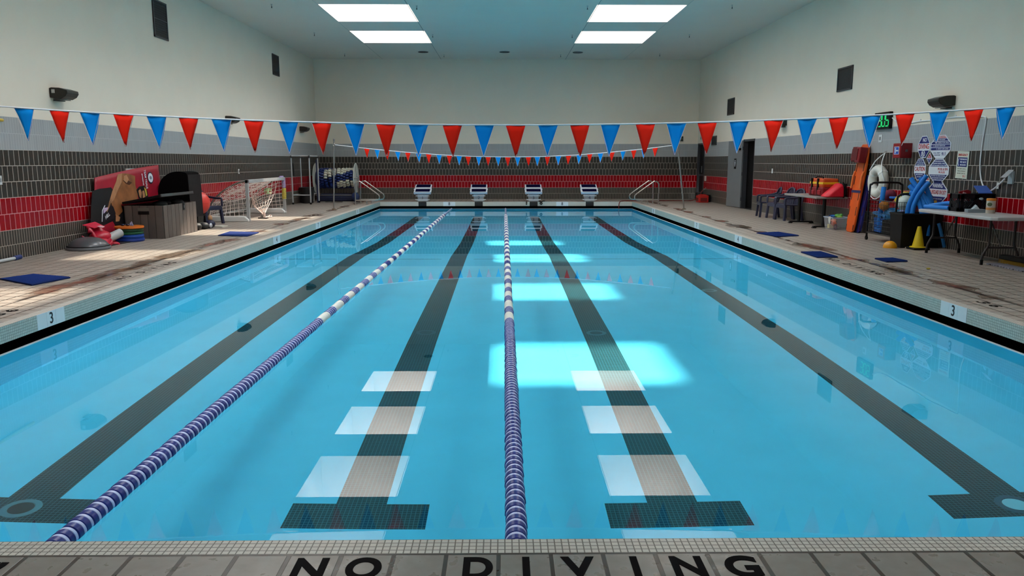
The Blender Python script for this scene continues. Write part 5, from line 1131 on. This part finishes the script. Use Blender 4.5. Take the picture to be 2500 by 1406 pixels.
plastic_chair('plastic_chair', (-6.70, 17.64, 0), math.radians(-25), navyp, 'navy plastic armchair beside the red ball and goal', 'left deck chair', .95)
# ---- water polo goal
t = thing('water_polo_goal', 'grey framed water polo goal with torn white net on the left deck', 'goal', (-5.97, 18.29, 0))
gm = pm('goal_grey', '#a3a2a1', .5, var=.08, vscale=14); D = 3.05; H = .97; WD = .93
MB().box((-.035, -.035, 0), (.035, .035, H)).build('post', gm, t, bevel=.006); MB().box((-.035, D-.035, 0), (.035, D+.035, H)).build('post', gm, t, bevel=.006)
MB().box((-.035, -.035, H-.08), (.035, D+.035, H)).build('crossbar', gm, t, bevel=.006)
for y in (0, D):
    MB().tube(spline([(0, y, H-.03), (-.25, y, .88), (-.60, y, .68), (-.85, y, .42), (-WD, y, .12)], 6), .02, 8).build('net_arm', pm('goal_arm', '#6e6660', .5), t, smooth=50)
    MB().prism([(.03, y-.10, 0), (-WD, y-.10, 0), (-WD, y-.10, .13), (-.06, y-.10, .13), (.03, y-.10, .05)], (0, .20, 0)).build('float', pm('float_cream', '#dcd8d4', .5), t, bevel=.02)
MB().tube([(-WD, 0, .12), (-WD, D, .12)], .03, 8).build('back_bar', gm, t, smooth=50)
net = pm('net_white', '#e6d8d0', .6); b = MB(); R_ = .0062
def strand(pts): b.tube(pts, R_, 3, caps=False)
def patch(f, nu, nv, m=5):
    for i in range(nu+1): strand([f(i/nu, k/(nv*2)) for k in range(nv*2+1)])
    for j in range(nv+1): strand([f(k/(nu*2), j/nv) for k in range(nu*2+1)])
def armz(k):
    P = [(0, H-.03), (-.25, .88), (-.60, .68), (-.85, .42), (-WD, .12)]; x = -WD*k
    for (xa, za), (xb, zb_) in zip(P, P[1:]):
        if xb <= x <= xa: return za+(zb_-za)*(x-xa)/(xb-xa)
    return .12
for y in (0, D): patch(lambda u, v: Vector((-WD*u*(.98)-.02, y+.05*math.sin(PI*u)*math.sin(PI*v)*(1 if y == 0 else -1)+.02*math.sin(9*u+7*v), .13+(armz(u)-.13)*v)), 9, 8)
patch(lambda u, v: Vector((-.03-(WD-.05)*v-.1*math.sin(PI*v)*math.sin(PI*u), .04+(D-.08)*u, max(.06, armz(v)-.10*math.sin(PI*v)*math.sin(PI*u)+.015*math.sin(13*u+5*v)))), 22, 9)
b.build('net', net, t)
b = MB(); cone = []
for k in range(11):
    u = k/10; p0 = Vector((-.10-.45*math.sin(PI*u)*(1-u*.4), D*(.30+.66*u), H-.05-.35*(1-u)**1.5)); p3 = Vector((.03, D*.36, .07))
    mid = p0.lerp(p3, .5)+Vector((-.12*(1-u), .12*(u-.2), -.02-.06*math.sin(PI*u)))
    cone.append(spline([p0, p0.lerp(mid, .5)+Vector((0, .03*math.sin(5*k), -.02)), mid, mid.lerp(p3, .6)+Vector((0, -.02, 0)), p3], 5)); b.tube(cone[-1], .006, 4)
for j_ in range(1, 19, 2): b.tube(spline([c_[j_]+Vector((0, 0, .02*math.sin(3*q+j_))) for q, c_ in enumerate(cone)], 3), .0055, 4)
b.tube(spline([(.03, D*.36, .07), (.04, D*.355, .03), (.05, D*.38, .015), (.02, D*.44, .02), (.09, D*.49, .012), (.03, D*.53, .04), (.0, D*.50, .015)], 4), .012, 5)
b.tube([(.03, D*.36, .16), (.035, D*.36, .05)], .03, 8)
b.build('gathered_net', pm('net_pink_white', '#dcc0b3', .6), t)
random.seed(3); c0 = Vector((-.10, D*.64, .64)); q = [c0]
for k in range(46): q.append(c0+Vector((random.uniform(-.05, .05), random.uniform(-.20, .17), random.uniform(-.075, .075))))
MB().tube(spline(q, 3), .011, 5).build('tangled_rope', pm('pale_green_rope', '#a9b98c', .7, var=.25, vscale=30), t, smooth=60)
b = MB()
for k in range(9): b.torus((0, D, .40+.032*k), .045, .014, 'Z', 16, 6)
b.build('yellow_tape', pm('yellow_tape', '#c8b63e', .5), t, smooth=60)
b = MB()
for k in range(7): b.torus((0, D, .71+.036*k), .043, .012, 'Z', 16, 6)
b.tube([(-.02, D-.28, H+.01), (-.02, D+.03, H+.01)], .022, 8); b.build('lilac_tape', pm('lilac_tape', '#a78fc0', .5), t, smooth=60)
t = thing('sandal', 'dark sandal on the deck under the gathered goal net', 'shoe', (-5.93, 19.28, 0), math.radians(80))
MB().prism([(-.045, -.12, 0), (.04, -.12, 0), (.05, .05, 0), (.035, .13, 0), (-.03, .13, 0), (-.05, .05, 0)], (0, 0, .025)).build('sole', pm('sandal_dark', '#231a1c', .6), t, bevel=.006)
MB().tube(spline([(-.048, .03, .02), (-.02, .05, .06), (.02, .05, .06), (.05, .03, .02)], 4), .012, 6).build('strap', blackp, t)
# ---- white pipe rack with a black tub behind it
t = thing('pipe_rack', 'tall white pipe rack standing in the far left corner', 'rack', (-6.60, 26.2, 0)); pv = pm('pipe_grey_white', '#aeaeb0', .45)
w, d, h = .29, .58, 1.56
for x in (-w, w):
    for y in (-d, d):
        MB().tube([(x, y, .05), (x, y, h)], .024, 10).build('upright', pv, t, smooth=50); MB().lathe([(.03, 0), (.036, .02), (.036, .05), (.026, .06)], (x, y, 0), seg=14).build('caster', blackp, t)
b = MB()
for y in (-d, d): b.tube([(-w, y, h), (w, y, h)], .024, 10)
for x in (-w, w): b.tube([(x, -d, h), (x, d, h)], .024, 10)
b.build('top_frame', pv, t, smooth=50)
b = MB(); b.tube([(-w, -d, .30), (w, -d, .30)], .02, 8); b.tube([(-w, d, .30), (w, d, .30)], .02, 8); b.tube([(-w, -d, .3), (-w, d, .3)], .02, 8); b.build('lower_bar', pv, t, smooth=50)
for x, y in ((-w, -d), (w, -d), (-w, d), (w, d)): MB().tube([(x, y, h-.07), (x, y, h+.015)], .032, 10).build('elbow', pm('rack_elbow', '#2b2b2d', .5), t)
o = MB().lathe([(.22, 0), (.25, .02), (.30, .50), (.31, .53), (.29, .53)], (0, 0, 0), seg=28).build('black_tub', pm('tub_black', '#101013', .6), loc=(-6.62, 26.42, 0), smooth=40); tag(o, 'round black tub standing inside the white pipe rack', 'tub'); o.scale = (.8, .95, 1)
o = MB().prism([(0, -.08, 0), (0, .08, 0), (0, .10, .22), (0, .03, .42), (0, -.05, .38)], (.05, 0, 0)).build('hanging_bag', pm('bag_black', '#0a0a0c', .7), loc=(-6.93, 25.8, .92)); tag(o, 'black bag hanging on the near post of the pipe rack', 'bag')
o = MB().box((-6.36, 26.72, .06), (-6.33, 26.77, 1.50)).build('blue_pole', pm('dark_blue_pole', '#141d44', .5)); tag(o, 'dark blue bar standing in the right side of the pipe rack', 'bar'); o.location.z = -.06
# ---- lane rope reel
t = thing('lane_rope_reel', 'reel of wound blue and white lane rope by the far wall', 'reel', (-5.91, 27.75, .80)); dw = pm('reel_disc', '#c4c3bc', .5, var=.05, vscale=4)
for x in (-.70, .70):
    MB().lathe([(.06, -.02), (.50, -.012), (.525, -.004), (.525, .012), (.50, .016), (.06, .02)], (x, 0, 0), 'X', 44).build('flange', dw, t, smooth=40)
    rb = MB()
    for a in range(6): c_, s_ = math.cos(a*PI/3), math.sin(a*PI/3); rb.tube([(x+(.022 if x > 0 else -.022), c_*.06, s_*.06), (x+(.022 if x > 0 else -.022), c_*.47, s_*.47)], .012, 6)
    rb.build('flange_rib', pm('reel_rib', '#8f8e88', .5), t)
    MB().tube([(x*1.06, 0, 0), (x*1.06, -.30, -.80)], .022, 8).tube([(x*1.06, 0, 0), (x*1.06, .30, -.80)], .022, 8).tube([(x*1.06, -.33, -.79), (x*1.06, .33, -.79)], .022, 8).build('stand', galv, t)
MB().tube([(-.78, 0, 0), (.78, 0, 0)], .05, 14).build('axle', galv, t, smooth=50)
MB().lathe([(.25, -.68), (.25, .68)], (0, 0, 0), 'X', 28).build('drum', pm('reel_drum', '#101528', .7), t, smooth=50)
b = MB(); turns = 10
for k in range(turns):
    x = -.53+1.14*k/(turns-1); n = 22
    for i in range(n):
        a = 2*PI*i/n+.1*k; g = math.degrees(a) % 360
        blue = not (k > 1 and (abs(g-(152-9*(k-2))) < 34 or (k > 4 and abs(g-(222-3*(k-5))) < 27) or g > 330))
        c = Vector((x+.035*math.sin(a+k), .30*math.cos(a), .30*math.sin(a))); T = Matrix.Translation(c) @ Matrix.Rotation(a, 4, 'X')
        b.lathe([(.03, -.03), (.062, -.028), (.068, 0), (.062, .028), (.03, .03)], (0, 0, 0), 'Z', 12, 0 if blue else 1, M=T)
b.build('wound_lane_rope', [pm('reel_navy', '#1b2f6b', .4), pm('reel_white', '#cfcdbd', .45)], t, smooth=40)
b = MB().tube([(-.74, -.32, -.58), (.74, -.32, -.58)], .012, 6); b.build('tie_bar', galv, t)
t = thing('folded_cover', 'dark blue folded cover on the floor under the lane rope reel', 'cover', (-5.9, 27.80, 0)); cv = pm('cover_navy', '#111a3a', .7, var=.15, vscale=5)
MB().box((-.62, -.22, 0), (.62, .22, .19)).build('lower_fold', cv, t, bevel=.05); MB().box((-.55, -.2, .19), (.56, .2, .27)).build('upper_fold', cv, t, bevel=.03)
MB().ball((.72, -.42, .16), .16, 14, 10, sc=(.9, .7, 1)).build('loose_bundle', pm('cover_blue', '#182a55', .7, var=.2, vscale=9), t, smooth=60)
o = MB().prism([(-.3, -.12, 0), (.3, -.12, 0), (.26, .12, 0), (-.3, .14, 0)], (0, 0, .012)).build('black_mat', pm('mat_black', '#1d1c1f', .7), loc=(-5.86, 27.1, 0)); tag(o, 'small black mat on the deck in front of the lane rope reel', 'mat')
# ---- pole on the deck by the left wall
t = thing('telescopic_pole', 'white pole with blue end lying along the left wall', 'pole', (-6.97, 0, 0))
MB().tube([(.0, 9.4, .03), (-.015, 11.12, .03)], .024, 12).build('tube', pm('pole_white', '#b9bcc0', .35), t, smooth=50)
MB().tube([(-.015, 11.10, .03), (-.015, 11.24, .035)], .034, 12).build('end_grip', pm('grip_blue', '#15306f', .5), t, smooth=50)
